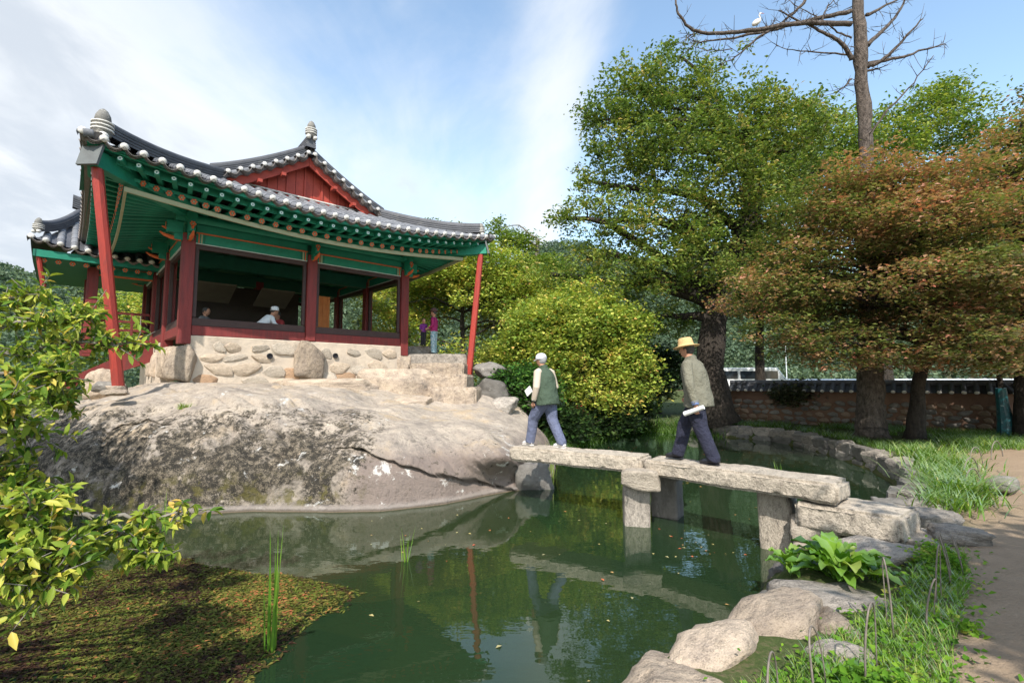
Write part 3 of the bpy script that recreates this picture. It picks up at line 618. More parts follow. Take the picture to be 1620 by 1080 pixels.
# ivory / green fascia strips following the eave curve
def strip(name, off, dz, w, h, mat, k=1.0):
    m = MB(); loop = []
    xs = np.linspace(X0 - off, X1 + off, 30); ys = np.linspace(Y0 - off, Y1 + off, 34)
    for pts in ([(x, Y0 - off) for x in xs], [(X0 - off, y) for y in ys], [(X1 + off, y) for y in ys]):
        V = []
        for (x, y) in pts:
            r_ = rise(min(max(x, X0), X1), min(max(y, Y0), Y1)); a, b_ = x, y
            if y < 4: b_ -= .13 * r_ / .46
            if x < XM: a -= .13 * r_ / .46
            else: a += .13 * r_ / .46
            z = dz + r_ * k; nx, ny = (0, 1) if pts[0][1] == pts[1][1] else ((1, 0) if x < XM else (-1, 0))
            V += [(a, b_, z), (a, b_, z - h), (a + nx * w, b_ + ny * w, z - h), (a + nx * w, b_ + ny * w, z)]
        n = len(pts); F = [(i * 4 + j, i * 4 + (j + 1) % 4, (i + 1) * 4 + (j + 1) % 4, (i + 1) * 4 + j) for i in range(n - 1) for j in range(4)]; F += [(3, 2, 1, 0), (n * 4 - 4, n * 4 - 3, n * 4 - 2, n * 4 - 1)]
        m.add(V, F)
    return ob(name, m.mesh(name, mat), pav)
strip('eave_board', -.06, 6.40, .10, .10, m_green)
strip('rafter_board', -.66, 6.19, .08, .07, m_green, .9)
strip('ivory_board', -.66, 5.965, .05, .10, m_ivory, .86)
strip('filler_board', -.34, 6.40, .03, .19, m_green, .95)
# corner beams with grey end plates
for sx_ in (-1, 1):
    a = Vector((.5 if sx_ < 0 else W - .5, .5, 6.38)); b_ = Vector((X0 + .02 if sx_ < 0 else X1 - .02, Y0 + .02, 6.56)); q = dirq(a, b_); Ln = (b_ - a).length
    m = MB(); m.box((0, Ln / 2, -.06), (.22, Ln, .34)); cb_ = ob('corner_beam', m.mesh('corner_beam', m_green, bevel=.01), pav, a, q)
    m = MB(); m.box((0, Ln + .03, -.03), (.42, .05, .46), Matrix.Rotation(R(12), 3, 'X')); ob('end_plate', m.mesh('end_plate', m_greyplate), cb_)
# columns, plinth stones, lintels
def bx(name, c, d, mat, par=pav, rot=None, bev=.006, cat=None):
    m = MB(); m.box((0, 0, 0), d); return ob(name, m.mesh(name, mat, bevel=bev), par, c, rot)
cols = [(0, 0, 3.06), (XM, 0, 3.29), (W, 0, 2.98)] + [(0, y, 3.0) for y in (2.6, 5.2, 7.8)] + [(W, y, 3.0) for y in (2.6, 5.2, 7.8)] + [(XM, 5.2, 3.3), (XM, 7.8, 3.0)]
for (x, y, zb) in cols:
    o = bx('column', (x, y, (zb + 5.78) / 2), (.27, .27, 5.78 - zb), m_red, bev=.012)
    # carved bracket: green block with orange tongue facing out
    for (ox, oy) in (((0, -1),) if y == 0 else ()) + (((-1, 0),) if x == 0 else ()) + (((1, 0),) if x == W else ()):
        a = math.atan2(-ox, oy) ; e = empty_b = None
        m = MB(); m.box((0, .30, 5.93), (.13, .34, .30)); m.box((0, .20, 5.70), (.12, .22, .16))
        ob('bracket', m.mesh('bracket', m_green, bevel=.01), pav, (x, y, 0), (0, 0, a))
        m = MB(); m.tube([(0, .16, 5.64), (0, .36, 5.66), (0, .50, 5.70), (0, .60, 5.76)], [.05, .05, .04, .015], 6); m.tube([(0, .14, 5.80), (0, .40, 5.84), (0, .56, 5.90)], [.045, .045, .015], 6)
        ob('bracket_tongue', m.mesh('bracket_tongue', m_orange), pav, (x, y, 0), (0, 0, a))
        ob('painted_flower', me_fl, pav, (x + ox * .475, y + oy * .475, 5.96), Vector((0, 0, 1)).rotation_difference(Vector((ox, oy, 0))))
def span(name, a, b_, z0, z1, th, mat, out=0, bev=.005):
    a, b_ = Vector(a), Vector(b_); c = (a + b_) / 2; d_ = b_ - a; rz = math.atan2(d_.y, d_.x)
    return bx(name, (c.x, c.y, (z0 + z1) / 2), (d_.length, th, z1 - z0), mat, pav, (0, 0, rz), bev)
g = .145
spans = [((g, 0), (XM - g, 0)), ((XM + g, 0), (W - g, 0))] + [((0, y + g), (0, y + 2.6 - g)) for y in (0, 2.6, 5.2)] + [((W, y + g), (W, y + 2.6 - g)) for y in (0, 2.6, 5.2)] + [((g, 7.8), (XM - g, 7.8)), ((XM + g, 7.8), (W - g, 7.8))]
for a, b_ in spans:
    a2, b2 = Vector((*a, 0)), Vector((*b_, 0))
    span('lintel', a2, b2, 5.60, 5.84, .16, m_green); span('lintel_trim', a2, b2, 5.842, 5.872, .19, m_orange, bev=0)
    span('frieze_beam', a2, b2, 5.874, 6.08, .14, m_green); span('white_line', a2, b2, 5.596 - .012, 5.598, .165, m_whitep, bev=0)
    [bx('end_band', (e_.x + d3.x * s3 * q3, e_.y + d3.y * s3 * q3, 5.72), (.03, .172, .235) if abs(d3.x) > .5 else (.172, .03, .235), mt3, bev=0) for d3 in [(b2 - a2).normalized()] for e_, s3 in ((a2, 1), (b2, -1)) for q3, mt3 in ((.06, m_orange), (.12, m_ivory), (.18, m_green_d))]; span('jamb_head', a2, b2, 5.46, 5.58, .09, m_brown)
    d_ = (b2 - a2).normalized()
    for e_, s_ in ((a2, 1), (b2, -1)): c = e_ + d_ * (.045 * s_); bx('jamb', (c.x, c.y, 4.6), (.085 if abs(d_.x) > .5 else .09, .09 if abs(d_.x) > .5 else .085, 1.72), m_brown)
for a, b_ in spans[:3] + spans[3:8]:
    a2, b2 = Vector((*a, 0)), Vector((*b_, 0))
    span('sill_rail', a2, b2, 3.53, 3.72, .13, m_brown); span('floor_beam', a2, b2, 3.29, 3.525, .18, m_red)
for a, b_ in (((-.3, 0), (W + .3, 0)), ((0, -.3), (0, L + .3)), ((W, -.3), (W, L + .3)), ((-.3, L), (W + .3, L))):
    m = MB(); m.tube([(*a, 6.21), (*b_, 6.21)], .125, 12); ob('purlin', m.mesh('purlin', m_green), pav)
# interior: floor, crossbeams, dark ceiling, rear rooms, lifted shutters, hanging cloth
bx('floor_slab', (XM, L / 2, 3.42), (W - .2, L - .2, .12), m_wood)
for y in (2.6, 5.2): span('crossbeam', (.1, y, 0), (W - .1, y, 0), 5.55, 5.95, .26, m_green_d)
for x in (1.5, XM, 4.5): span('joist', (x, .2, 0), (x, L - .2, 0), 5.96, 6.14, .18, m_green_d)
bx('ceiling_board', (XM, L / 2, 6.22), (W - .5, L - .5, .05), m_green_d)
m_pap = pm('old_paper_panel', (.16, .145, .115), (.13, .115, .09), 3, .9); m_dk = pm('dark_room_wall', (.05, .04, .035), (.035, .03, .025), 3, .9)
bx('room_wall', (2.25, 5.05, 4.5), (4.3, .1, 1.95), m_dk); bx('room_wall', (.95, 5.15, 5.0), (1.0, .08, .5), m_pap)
for (x, y, w_) in ((1.25, 3.6, 1.15), (3.1, 3.6, 1.05)): 
    s_ = bx('lifted_shutter', (x, y, 4.98), (w_, 1.1, .05), m_pap, rot=(R(-24), 0, 0))
m = MB(); 
for k in range(9): m.box((3.72 + .08 * k, 2.0 + .02 * (k % 2), 4.36), (.085, .02, 1.25), Matrix.Rotation(R(8 * (-1) ** k), 3, 'Z'))
ob('hanging_cloth', m.mesh('hanging_cloth', pm('orange_cloth', (.62, .22, .07), (.5, .17, .05), 5, .85)), pav)
# mortared rubble base with single stones
bx('base_wall', (XM, .03, 2.6), (W - .1, .30, 1.36), m_mortar, bev=.02); bx('base_wall', (.03, L / 2 + 1.3, 2.6), (.26, L - 2.8, 1.36), m_mortar, bev=.02); bx('base_wall', (W - .03, L / 2, 2.6), (.26, L - .2, 1.36), m_mortar, bev=.02)
m_ws1 = pm('cream_wall_stone', (.54, .44, .33), (.42, .33, .25), 4, .9, .8, 14, var=.10, grain=.3); m_ws2 = pm('pale_grey_wall_stone', (.52, .445, .36), (.41, .35, .28), 4, .9, .8, 14, var=.10, grain=.3); m_ws3 = pm('orange_wall_stone', (.48, .31, .19), (.38, .25, .16), 4, .9, .8, 14, var=.08, grain=.3)
st_var = [rock_mesh('stone', mt, 100 + k, 3, .45, .10) for k, mt in enumerate((m_ws1, m_ws2, m_ws1, m_ws2, m_ws3))]
rs = random.Random(5)
for (x, z, w_, h_, k) in [(.75, 3.02, .28, .20, 1), (1.05, 2.98, .34, .22, 0), (2.3, 3.05, .62, .30, 1), (2.72, 3.05, .30, .24, 3), (.62, 2.72, .5, .18, 2), (1.15, 2.75, .5, .17, 3), (1.75, 2.74, .45, .16, 0), (.75, 2.45, .55, .22, 0), (1.3, 2.42, .7, .26, 2), (2.05, 2.4, .55, .24, 1),
        (2.6, 2.36, .48, .26, 4), (3.45, 2.95, .36, .24, 1), (4.35, 3.0, .40, .20, 3), (4.95, 3.02, .55, .25, 1), (5.5, 3.0, .4, .22, 0), (3.9, 2.55, .55, .3, 2), (4.5, 2.5, .5, .26, 1), (5.1, 2.55, .55, .35, 0), (4.15, 2.3, .6, .2, 4), (3.6, 2.3, .4, .25, 1), (.5, 2.2, .5, .2, 4), (1.6, 2.16, .6, .2, 1), (2.3, 2.12, .5, .2, 2), (1.75, 3.02, .4, .2, 3)]:
    ob('base_stone', st_var[k], pav, (x, -.09, z), (rs.uniform(-.2, .2), rs.uniform(-.2, .2), rs.uniform(-.1, .1)), (w_ * 1.32, .17, h_ * 1.5))
ob('base_stone', rock_mesh('base_stone', m_stone, 71, 4, .5, .13), pav, (2.98, -.2, 2.72), (.05, .1, 0), (.95, .42, 1.12))
for (x, z) in ((1.95, 2.83), (3.75, 2.9)):
    m = MB(); m.lathe([(.075, 0), (.075, .05), (.055, .05), (.055, .02)], seg=14, mi=0); ob('drain_pipe', m.mesh('drain_pipe', m_black), pav, (x, -.13, z), (R(90), 0, 0))
for (x, y, w_, h_, s_) in ((0, -.02, .72, 1.0, 3), (-.02, 1.35, .55, 1.0, 4), (-.02, 2.6, .55, .95, 5), (-.03, 3.9, .5, .95, 9), (-.02, 5.2, .5, .85, 6), (W, 0, .6, .85, 8)):
    ob('plinth_stone', rock_mesh('plinth_stone', m_stone, 80 + s_, 4, .38, .09), pav, (x, y - .03, 3.1 - h_ / 2 - .02), (0, 0, .3 * s_), (w_, w_ * .85, h_))
# slender props under the roof corners
def prop(x0, y0, z0, x1, y1, z1, r=.105):
    m = MB(); a, b_ = Vector((x0, y0, z0)), Vector((x1, y1, z1)); m.tube([a, b_], [r, r * .92], 8); return ob('corner_prop', m.mesh('corner_prop', m_redl), pav)
prop(-1.28, -1.42, 2.02, -1.86, -1.86, 6.36); prop(7.62, -1.5, 2.2, 7.86, -1.82, 6.40)
ob('prop_stone', rock_mesh('prop_stone', m_stone, 90, 3, .4, .08), pav, (-1.33, -1.47, 1.98), (0, 0, -.6), (.38, .26, .20)); ob('prop_stone', st_var[0], pav, (7.63, -1.52, 2.10), None, (.30, .3, .16))
# red stair side and railings on the far left
m = MB(); V = [(-.15, 4.0, 3.35), (-.15, 4.0, 2.75), (-2.0, 4.0, 1.95), (-2.35, 4.0, 2.05)]; V2 = [(a, b_ + .09, c) for a, b_, c in V]; m.add(V + V2, [(0, 1, 2, 3), (7, 6, 5, 4), (0, 4, 5, 1), (1, 5, 6, 2), (2, 6, 7, 3), (3, 7, 4, 0)]); ob('stair_side', m.mesh('stair_side', m_red), pav)
for z in (3.75, 4.02, 4.28): span('railing_bar', (-1.5, 5.3, 0), (-.15, 5.3, 0), z - .035, z + .035, .06, m_red)
for x in (-1.5, -1.05, -.6): bx('railing_post', (x, 5.3, 3.95), (.07, .07, .75), m_red)
# side wing with its own small tiled roof
wx0, wx1, wy0, wy1 = -3.0, .2, 4.35, 10.2
def wz(x, y): d_ = max(0, min((x - wx0) * 2.2, y - wy0, 2.25)); return 5.80 + .60 * d_ + .06 * d_ * d_ + .30 * max(0, 1 - math.hypot(x - wx0, y - wy0) / 2.6) ** 2
m = MB(); m.grid(lambda x, y: (x, y, wz(x, y)), np.linspace(wx0, wx1, 14), np.linspace(wy0, wy1, 24)); wr = ob('wing_roof', m.mesh('wing_roof', m_tiled, True), pav)
for i in range(11):
    x = wx0 + .02 + i * .3
    pts = [Vector((x, wy0 + k * .33, wz(x, wy0 + k * .33))) for k in range(int(max(1, min(2.2, max(.3, (x - wx0) * 2.2)) / .33)) + 1)]
    if len(pts) < 2: pts.append(pts[0] + Vector((0, .3, .12)))
    for k in range(len(pts) - 1): ob('roof_tile', me_tile, wr, pts[k], dirq(pts[k], pts[k + 1]))
    ob('lime_end', me_cap, wr, pts[0] + Vector((0, -.02, 0)), dirq(pts[0], pts[1]))
    if i < 10: a = Vector((x + .15, wy0, wz(x + .15, wy0) - .015)); ob('eave_tile', me_drip, wr, a + Vector((0, -.05, 0)), dirq(a, a + Vector((0, .5, .2))))
pth = [(wx0 + .14 + k * .09, wy0 + .20 + k * .2, wz(wx0 + .14 + k * .09, wy0 + .20 + k * .2) + .06 + .10 * (1 - k / 9) ** 3) for k in range(10)]
ob('hip_ridge', ridge_mesh('hip_ridge', pth, .24, .22, 4), wr); o = ornament(Vector(pth[0]), R(-45), .72); o.parent = wr
ob('main_ridge', ridge_mesh('main_ridge', [(x, 6.6, 7.40 + .32 * ((x - .2) / 2.4) ** 2) for x in np.linspace(-2.2, .2, 8)], .34, .24, 5), wr)
bx('wing_fascia', ((wx0 + wx1) / 2, wy0 + .12, 5.70), (3.0, .06, .20), m_green); bx('wing_fascia', (wx0 + .10, (wy0 + wy1) / 2, 5.70), (.06, 5.7, .20), m_green_d)
for i in range(10): x = wx0 + .3 + i * .3; rafter((x, wy0 + .9, 5.74), (x, wy0 + .22, 5.53), .055, me_fl, 'rafter')
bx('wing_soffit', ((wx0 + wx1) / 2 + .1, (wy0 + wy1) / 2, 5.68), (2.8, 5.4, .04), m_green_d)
bx('column', (-1.62, 5.2, 4.3), (.27, .27, 2.6), m_red); bx('column', (-1.62, 7.8, 4.3), (.27, .27, 2.6), m_red)
span('lintel', (-1.48, 5.2, 0), (-.15, 5.2, 0), 5.42, 5.62, .14, m_green); span('lintel_trim', (-1.48, 5.2, 0), (-.15, 5.2, 0), 5.38, 5.415, .12, m_orange, bev=0)
span('lintel', (-1.62, 5.4, 0), (-1.62, 7.6, 0), 5.42, 5.62, .14, m_green)
m = MB(); m.tube([(-2.82, 4.52, 5.66), (-2.66, 4.65, 4.75)], .06, 8); ob('corner_prop', m.mesh('corner_prop', m_redl), pav)
bx('wing_floor_beam', (-.85, 5.22, 3.35), (1.5, .16, .22), m_red)
# ---------------------------------------------------------------- steps and boulders beside the pavilion
def slabstone(name, label, pts, z0, z1, mat, seed, cat='stone', jag=.035, cuts=5, parent=None):
    """a dressed slab: plan quad pts, extruded, subdivided and roughened"""
    bm = bmesh.new(); vb = [bm.verts.new((*p_, z0)) for p_ in pts]; vt = [bm.verts.new((*p_, z1)) for p_ in pts]; n = len(pts)
    bm.faces.new(vb[::-1]); bm.faces.new(vt)
    for i in range(n): bm.faces.new((vb[i], vb[(i + 1) % n], vt[(i + 1) % n], vt[i]))
    bmesh.ops.bevel(bm, geom=list(bm.edges), offset=min(.035, (z1 - z0) * .2), segments=2, affect='EDGES')
    bmesh.ops.triangulate(bm, faces=bm.faces[:])
    for it in range(7):
        eg_ = [e for e in bm.edges if e.calc_length() > .085]
        if not eg_: break
        bmesh.ops.subdivide_edges(bm, edges=eg_, cuts=1); bmesh.ops.triangulate(bm, faces=[f for f in bm.faces if len(f.verts) > 3])
    off = Vector((seed * 3.7, seed * 1.3, 0)); bm.normal_update()
    for v in bm.verts: v.co += v.normal * jag * (noise.fractal(v.co * 2.2 + off, 1, 2, 4) + .45 * noise.noise(v.co * 9 + off) + .3 * noise.noise(v.co * 19 + off))
    c = sum((Vector(p_).to_3d() for p_ in pts), Vector()) / n; c.z = z0
    for v in bm.verts: v.co -= c
    me = bpy.data.meshes.new(name); bm.to_mesh(me); bm.free(); me.materials.append(mat); me.polygons.foreach_set('use_smooth', [True] * len(me.polygons))
    o = ob(name, me, parent, c); 
    if not parent: tag(o, label, cat)
    return o
steps = empty('stone_steps', 'rough pale stone steps climbing to the right corner of the pavilion', 'steps', (-2.2, 14.6, 1.5))
def step(pts, z0, z1, seed, mat=m_stone):
    o = slabstone('step', None, pts, z0, z1, mat, seed, parent=steps, jag=.018); o.location -= steps.location
step([(-2.25, 13.55), (-1.0, 13.75), (-.9, 14.5), (-2.3, 14.6)], 1.40, 1.98, 1)
step([(-2.9, 14.45), (-1.35, 14.5), (-1.2, 15.5), (-2.9, 15.6)], 1.7, 2.36, 2)
step([(-3.2, 15.3), (-1.5, 15.3), (-1.4, 16.4), (-3.1, 16.5)], 2.0, 2.72, 3)
step([(-3.6, 16.15), (-1.5, 16.1), (-1.4, 17.9), (-3.5, 18.0)], 2.2, 3.05, 4, m_stoneg)
step([(-4.2, 17.2), (-2.75, 17.2), (-2.75, 18.2), (-4.2, 18.2)], 2.6, 3.38, 6, m_stoneg)
rock('boulder', 'big smooth pale boulder leaning between the pavilion base and the stone steps', (-3.45, 14.35, 2.0), (2.2, 1.1, 1.25), R(8), m_stone, 301, 4, .62, .10)
rock('ledge_rock', 'low long sandy ledge at the foot of the rubble wall', (-5.0, 13.45, 1.93), (2.9, .9, .62), R(20), m_stone, 302, 4, .6, .14)
rock('ledge_rock', 'flat pale ledge stone between the boulder and the lowest step', (-2.75, 13.3, 1.52), (1.5, 1.0, .5), R(-8), m_stone, 303, 4, .6, .14)
rock('boulder', 'dark weathered boulder right of the red corner prop beside the steps', (-.55, 15.3, 1.75), (1.25, 1.1, .95), .4, m_stoned, 304, 4, .5, .16)
rock('boulder', 'dark stone perched above the boulder right of the steps', (-.65, 16.2, 2.45), (1.2, 1.0, .75), 1.1, m_stoned, 305, 4, .5, .16)
rock('boulder', 'grey stone low at the right foot of the steps by the shrub', (-.35, 14.3, 1.35), (1.0, .9, .7), 2.1, m_stoneg, 306, 4, .5, .16)
rock('upright_stone', 'small pale upright stones left of the pavilion stair', (-10.9, 13.0, 2.05), (.8, .5, 1.0), .5, m_stone, 310, 4, .4, .12)
rock('flat_stone', 'dark low stone in front of the red stair side', (-9.95, 12.3, 2.0), (.75, .4, .32), .3, m_stoned, 311, 3, .45, .12)
rock('base_pebble', 'flat pale stone beside the left corner prop', (-7.85, 9.75, 1.93), (.55, .35, .14), .3, m_stone, 312, 3, .5, .1)

# ---------------------------------------------------------------- bridge
bridge = empty('stone_slab_bridge', 'long granite slab footbridge with two men walking over the pond', 'bridge', (1.9, 7.6, 0))
def bpart(name, pts, z0, z1, seed, mat=m_bridge, jag=.02, cuts=6):
    o = slabstone(name, None, pts, z0, z1, mat, seed, parent=bridge, jag=jag, cuts=cuts); o.location -= bridge.location; return o
A_ = Vector((-.06, 8.83)); J_ = Vector((1.95, 7.53)); B_ = Vector((3.69, 5.68)); pl = Vector((.547, .837)) * .56; pr_ = Vector((.725, .689)) * .56
bpart('slab', [A_, J_ - Vector((.01, 0)), J_ + pl * .98 - Vector((.01, 0)), A_ + pl], .76, 1.0, 11)
bpart('slab', [J_ + Vector((.015, -.01)), B_, B_ + pr_, J_ + pr_ + Vector((.0, .03))], .745, .985, 12)
bpart('lower_slab', [(3.36, 6.0), (4.08, 5.28), (4.64, 5.72), (3.95, 6.55)], .42, .725, 13)
def block(name, c, size, rz, mat, seed, boxy=.32, rough=.06, K=2):
    return ob(name, rock_mesh(name, mat, seed, 4, boxy, rough, 0 if name == 'pier' else K), bridge, Vector(c) - bridge.location, (0, 0, rz), size)
block('pier_cap', (1.93, 7.50, .71), (.64, .52, .34), -.3, m_bridge, 401, .35, .05)
block('pier', (1.90, 7.66, .12), (.47, .44, 1.1), -.2, m_stoneg, 402, .22, .04)
block('pier', (2.52, 8.12, .18), (.50, .46, 1.25), -.6, m_stoned, 403, .22, .05)
block('pier_cap', (2.42, 8.1, .68), (.66, .44, .18), -.6, m_stoned, 404, .3, .05)
block('pier', (3.50, 6.62, .22), (.48, .55, 1.2), -.75, m_bridge, 405, .2, .05)
block('support_stone', (3.62, 6.02, .38), (.60, .42, .30), -.6, m_bridge, 406, .3, .07)
block('support_stone', (3.72, 5.8, .15), (.85, .6, .22), -.5, m_bridge, 407, .35, .08)
block('support_stone', (.35, 10.2, .2), (.8, .6, .8), .2, m_stoned, 408, .4, .12)
block('support_stone', (4.42, 5.62, .35), (.6, .6, .3), .2, m_bridge, 409, .4, .1)

# ---------------------------------------------------------------- bank stones near the camera
bank = [((.58, 2.86, .22), (.66, .5, .42), .5, m_stoneg, 'cracked grey bank stone at the bottom edge of the pond, nearest the photographer'),
        ((.98, 3.12, .26), (.72, .52, .42), .5, m_stone, 'low tan bank stone second from the photographer at the pond rim'),
        ((1.38, 3.48, .26), (.95, .60, .46), .75, m_stone, 'broad sloping tan bank stone with a dark streak at the pond rim'),
        ((1.98, 3.84, .26), (1.05, .66, .54), .6, m_stone, 'tallest peach coloured bank stone with a jagged top at the pond rim'),
        ((2.62, 4.20, .27), (1.2, .66, .42), .35, m_stoneg, 'wide pale layered bank stone below the broad-leaved plant'),
        ((2.42, 4.62, .12), (.55, .42, .40), 1.0, m_stoned, 'small dark stone at the waterline under the left leaves of the broad-leaved plant'),
        ((2.95, 5.3, .12), (.6, .42, .42), .8, m_stoned, 'dark waterside stone below the stacked support stones'),
        ((1.72, 3.55, .10), (.45, .35, .40), .9, m_stoneg, 'small grey stone wedged low between the two big tan bank stones'),
        ((2.1, 3.35, .36), (.42, .34, .26), .3, m_stoneg, 'small grey stone sunk in the weeds above the big tan bank stones'),
        ((2.35, 3.72, .36), (.36, .3, .24), 1.3, m_stone, 'small tan stone between the tall jagged stone and the weeds'),
        ((3.15, 4.75, .25), (.5, .36, .3), .8, m_stoneg, 'small pale stone half hidden behind the broad-leaved plant'),
        ((3.75, 5.15, .38), (.95, .6, .36), .3, m_stoneg, 'pale slanted stone in front of the dark gap under the lower slab'),
        ((4.78, 5.42, .50), (.68, .42, .24), -.35, m_stoneg, 'flat pale stone half in shade lying on the path by the bridge foot'),
        ((5.1, 6.2, .47), (.75, .5, .30), .1, m_stoneg, 'squat light stone just behind the bridge end'),
        ((5.6, 6.75, .44), (.8, .5, .32), .5, m_stoneg, 'low light stone under the hanging sedge leaves'),
        ((5.2, 6.85, .30), (.6, .5, .45), .9, m_stoned, 'darker rounded stone at the start of the curved pond edging'),
        ((6.15, 7.5, .40), (.85, .5, .34), .7, m_stoneg, 'greyish stone where the edging turns away from the bridge'),
        ((7.65, 7.75, .56), (.42, .34, .34), .2, m_stoned, 'lone brown rock standing on the sunlit path')]
for k, (c, s_, rz, mt, lb) in enumerate(bank):
    rock('bank_stone', lb, c, (s_[0] * 1.04, s_[1] * 1.04, s_[2] * .92), rz, mt, 540 + k, 4, .38, .17, cat='stone', tilt=(4 * math.sin(k * 2.3), 5 * math.sin(k * 1.7)))
# curved masonry edging of the far bank: single stones
edge = empty('pond_edging', 'curving rough stone edging wall along the far right bank of the pond', 'stone wall', (8, 12, 0))
ev = [rock_mesh('stone', mt, 600 + k, 3, .42, .09, 3) for k, mt in enumerate((m_stoneg, m_stoned, m_stoneg, m_stoned, m_stoned))]
EP = [(4.9, 6.75), (5.7, 7.45), (6.5, 8.15), (7.4, 9.1), (8.3, 10.5), (8.9, 12), (9.35, 14), (9.7, 16.2), (9.55, 18.1), (8.5, 19.3), (7.6, 20.2)]
dist = 0; rs = random.Random(3)
for a, b_ in zip(EP[:-1], EP[1:]):
    a, b_ = Vector(a), Vector(b_); ln = (b_ - a).length; x = 0
    while x < ln:
        w_ = rs.uniform(.40, .80); p_ = a + (b_ - a) * min(1, (x + w_ / 2) / ln); az = math.atan2(b_.y - a.y, b_.x - a.x)
        for (z, h_, o_) in ((.28, .30, 0), (-.02, .36, -.04)):
            nrm = Vector((-(b_ - a).y, (b_ - a).x)).normalized()
            q_ = p_ + nrm * (-o_) * 1 + (b_ - a).normalized() * rs.uniform(-.1, .1)
            ob('stone', rs.choice(ev), edge, (q_.x - 8, q_.y - 12, z + rs.uniform(-.03, .03)), (rs.uniform(-.1, .1), rs.uniform(-.1, .1), az + rs.uniform(-.15, .15)), (w_ * 1.15, .42, h_ * 1.2))
        x += w_
# ---------------------------------------------------------------- tiled garden wall
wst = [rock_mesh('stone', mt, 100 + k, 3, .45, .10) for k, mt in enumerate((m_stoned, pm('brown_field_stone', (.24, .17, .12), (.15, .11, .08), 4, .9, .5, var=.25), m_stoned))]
WA, WB = Vector((9.4, 21.2, 0)), Vector((15.4, 15.7, 0)); WC = Vector((27, 14.0, 0)); wv_ = (WB - WA); 
gwall = empty('garden_wall', 'brown earth and stone garden wall capped with dark tiles behind the trees', 'wall', WA)
m_clay = pm('brown_clay', (.17, .10, .065), (.12, .07, .05), 3, .95, .5, 20)
for (a, b_) in ((WA, WB), (WB, WC)):
    d_ = b_ - a; Ln = d_.length; az = math.atan2(d_.y, d_.x); e = d_.normalized(); nrm = Vector((e.y, -e.x, 0)) * 1; 
    if nrm.y > 0: nrm = -nrm
    m = MB(); m.box((0, 0, 0), (Ln, .42, 1.35)); ob('wall_body', m.mesh('wall_body', m_clay), gwall, (a + b_) / 2 - WA + Vector((0, 0, 1.12)), (0, 0, az))
    rot = Matrix.Rotation(az, 3, 'Z'); m = MB()
    V = [(-Ln / 2, -.42, 1.76), (Ln / 2, -.42, 1.76), (Ln / 2, 0, 2.06), (-Ln / 2, 0, 2.06), (-Ln / 2, .42, 1.76), (Ln / 2, .42, 1.76)]; m.add(V, [(0, 1, 2, 3), (3, 2, 5, 4), (0, 4, 5, 1), (0, 3, 4), (1, 5, 2)])
    ob('wall_cap', m.mesh('wall_cap', m_tiled), gwall, (a + b_) / 2 - WA, (0, 0, az))
    n = int(Ln / .30) ; me_wt = halftile(.50, .075, .075, m_tiled, 'cap_tile')
    for k in range(n):
        c = a + e * (k + .5) * Ln / n - WA
        p0 = c + nrm * .46 + Vector((0, 0, 1.76)); p1 = c + Vector((0, 0, 2.09)); ob('cap_tile', me_wt, gwall, p0, dirq(p0, p1)); ob('lime_end', me_cap, gwall, p0 + nrm * .02, dirq(p0, p1), .9)
    m = MB(); m.tube([a - WA + Vector((0, 0, 2.1)), b_ - WA + Vector((0, 0, 2.1))], .10, 8); ob('cap_ridge', m.mesh('cap_ridge', m_tiled), gwall)
    if a is WA:
        for row in range(5):
            x = rs.uniform(0, .3)
            while x < Ln:
                w_ = rs.uniform(.26, .42); c = a + e * (x + w_ / 2) - WA + nrm * .2
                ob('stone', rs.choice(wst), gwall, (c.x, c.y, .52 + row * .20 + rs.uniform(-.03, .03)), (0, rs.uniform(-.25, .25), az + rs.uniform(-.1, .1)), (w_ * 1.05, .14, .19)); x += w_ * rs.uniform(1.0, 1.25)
# ---------------------------------------------------------------- beyond the wall: van, long white tunnel sheds
m_vanw = pm('white_van_paint', (.82, .83, .84), (.78, .79, .8), 2, .35, 0); m_glass, t, p = base_mat('dark_glass'); p.inputs['Base Color'].default_value = (.02, .03, .04, 1); p.inputs['Roughness'].default_value = .08
van = empty('parked_van', 'white van parked behind the left end of the tiled garden wall', 'van', (15.6, 32, .9), R(-12))
m = MB(); prf = [(-2.4, .35), (-2.4, 1.9), (-2.2, 2.12), (1.3, 2.12), (1.75, 1.45), (2.35, 1.2), (2.4, .35)]; n = len(prf)
m.add([(x, -.85, z) for x, z in prf] + [(x, .85, z) for x, z in prf], [tuple(range(n)), tuple(range(2 * n - 1, n - 1, -1))] + [(i, i + n, (i + 1) % n + n, (i + 1) % n) for i in range(n)])
ob('body', m.mesh('body', m_vanw, bevel=.05), van)
for (x, w_) in ((-1.6, 1.1), (-.35, 1.1), (.85, .9)): m = MB(); m.box((x, -.858, 1.66), (w_, .02, .5)); ob('window', m.mesh('window', m_glass), van)
m_rub = pm('tyre_rubber', (.02, .02, .02), (.03, .03, .03), 9, .9)
for x in (-1.5, 1.5):
    for y in (-.8, .8): m = MB(); m.tube([(x, y - .1, .34), (x, y + .1, .34)], .34, 16); w_ = ob('wheel', m.mesh('wheel', m_rub), van); m2_ = MB(); m2_.tube([(x, y - .11, .34), (x, y + .11, .34)], .2, 12); ob('rim', m2_.mesh('rim', m_vanw), w_)
m_film = pm('white_film', (.72, .74, .76), (.6, .62, .64), 2, .5, .05)
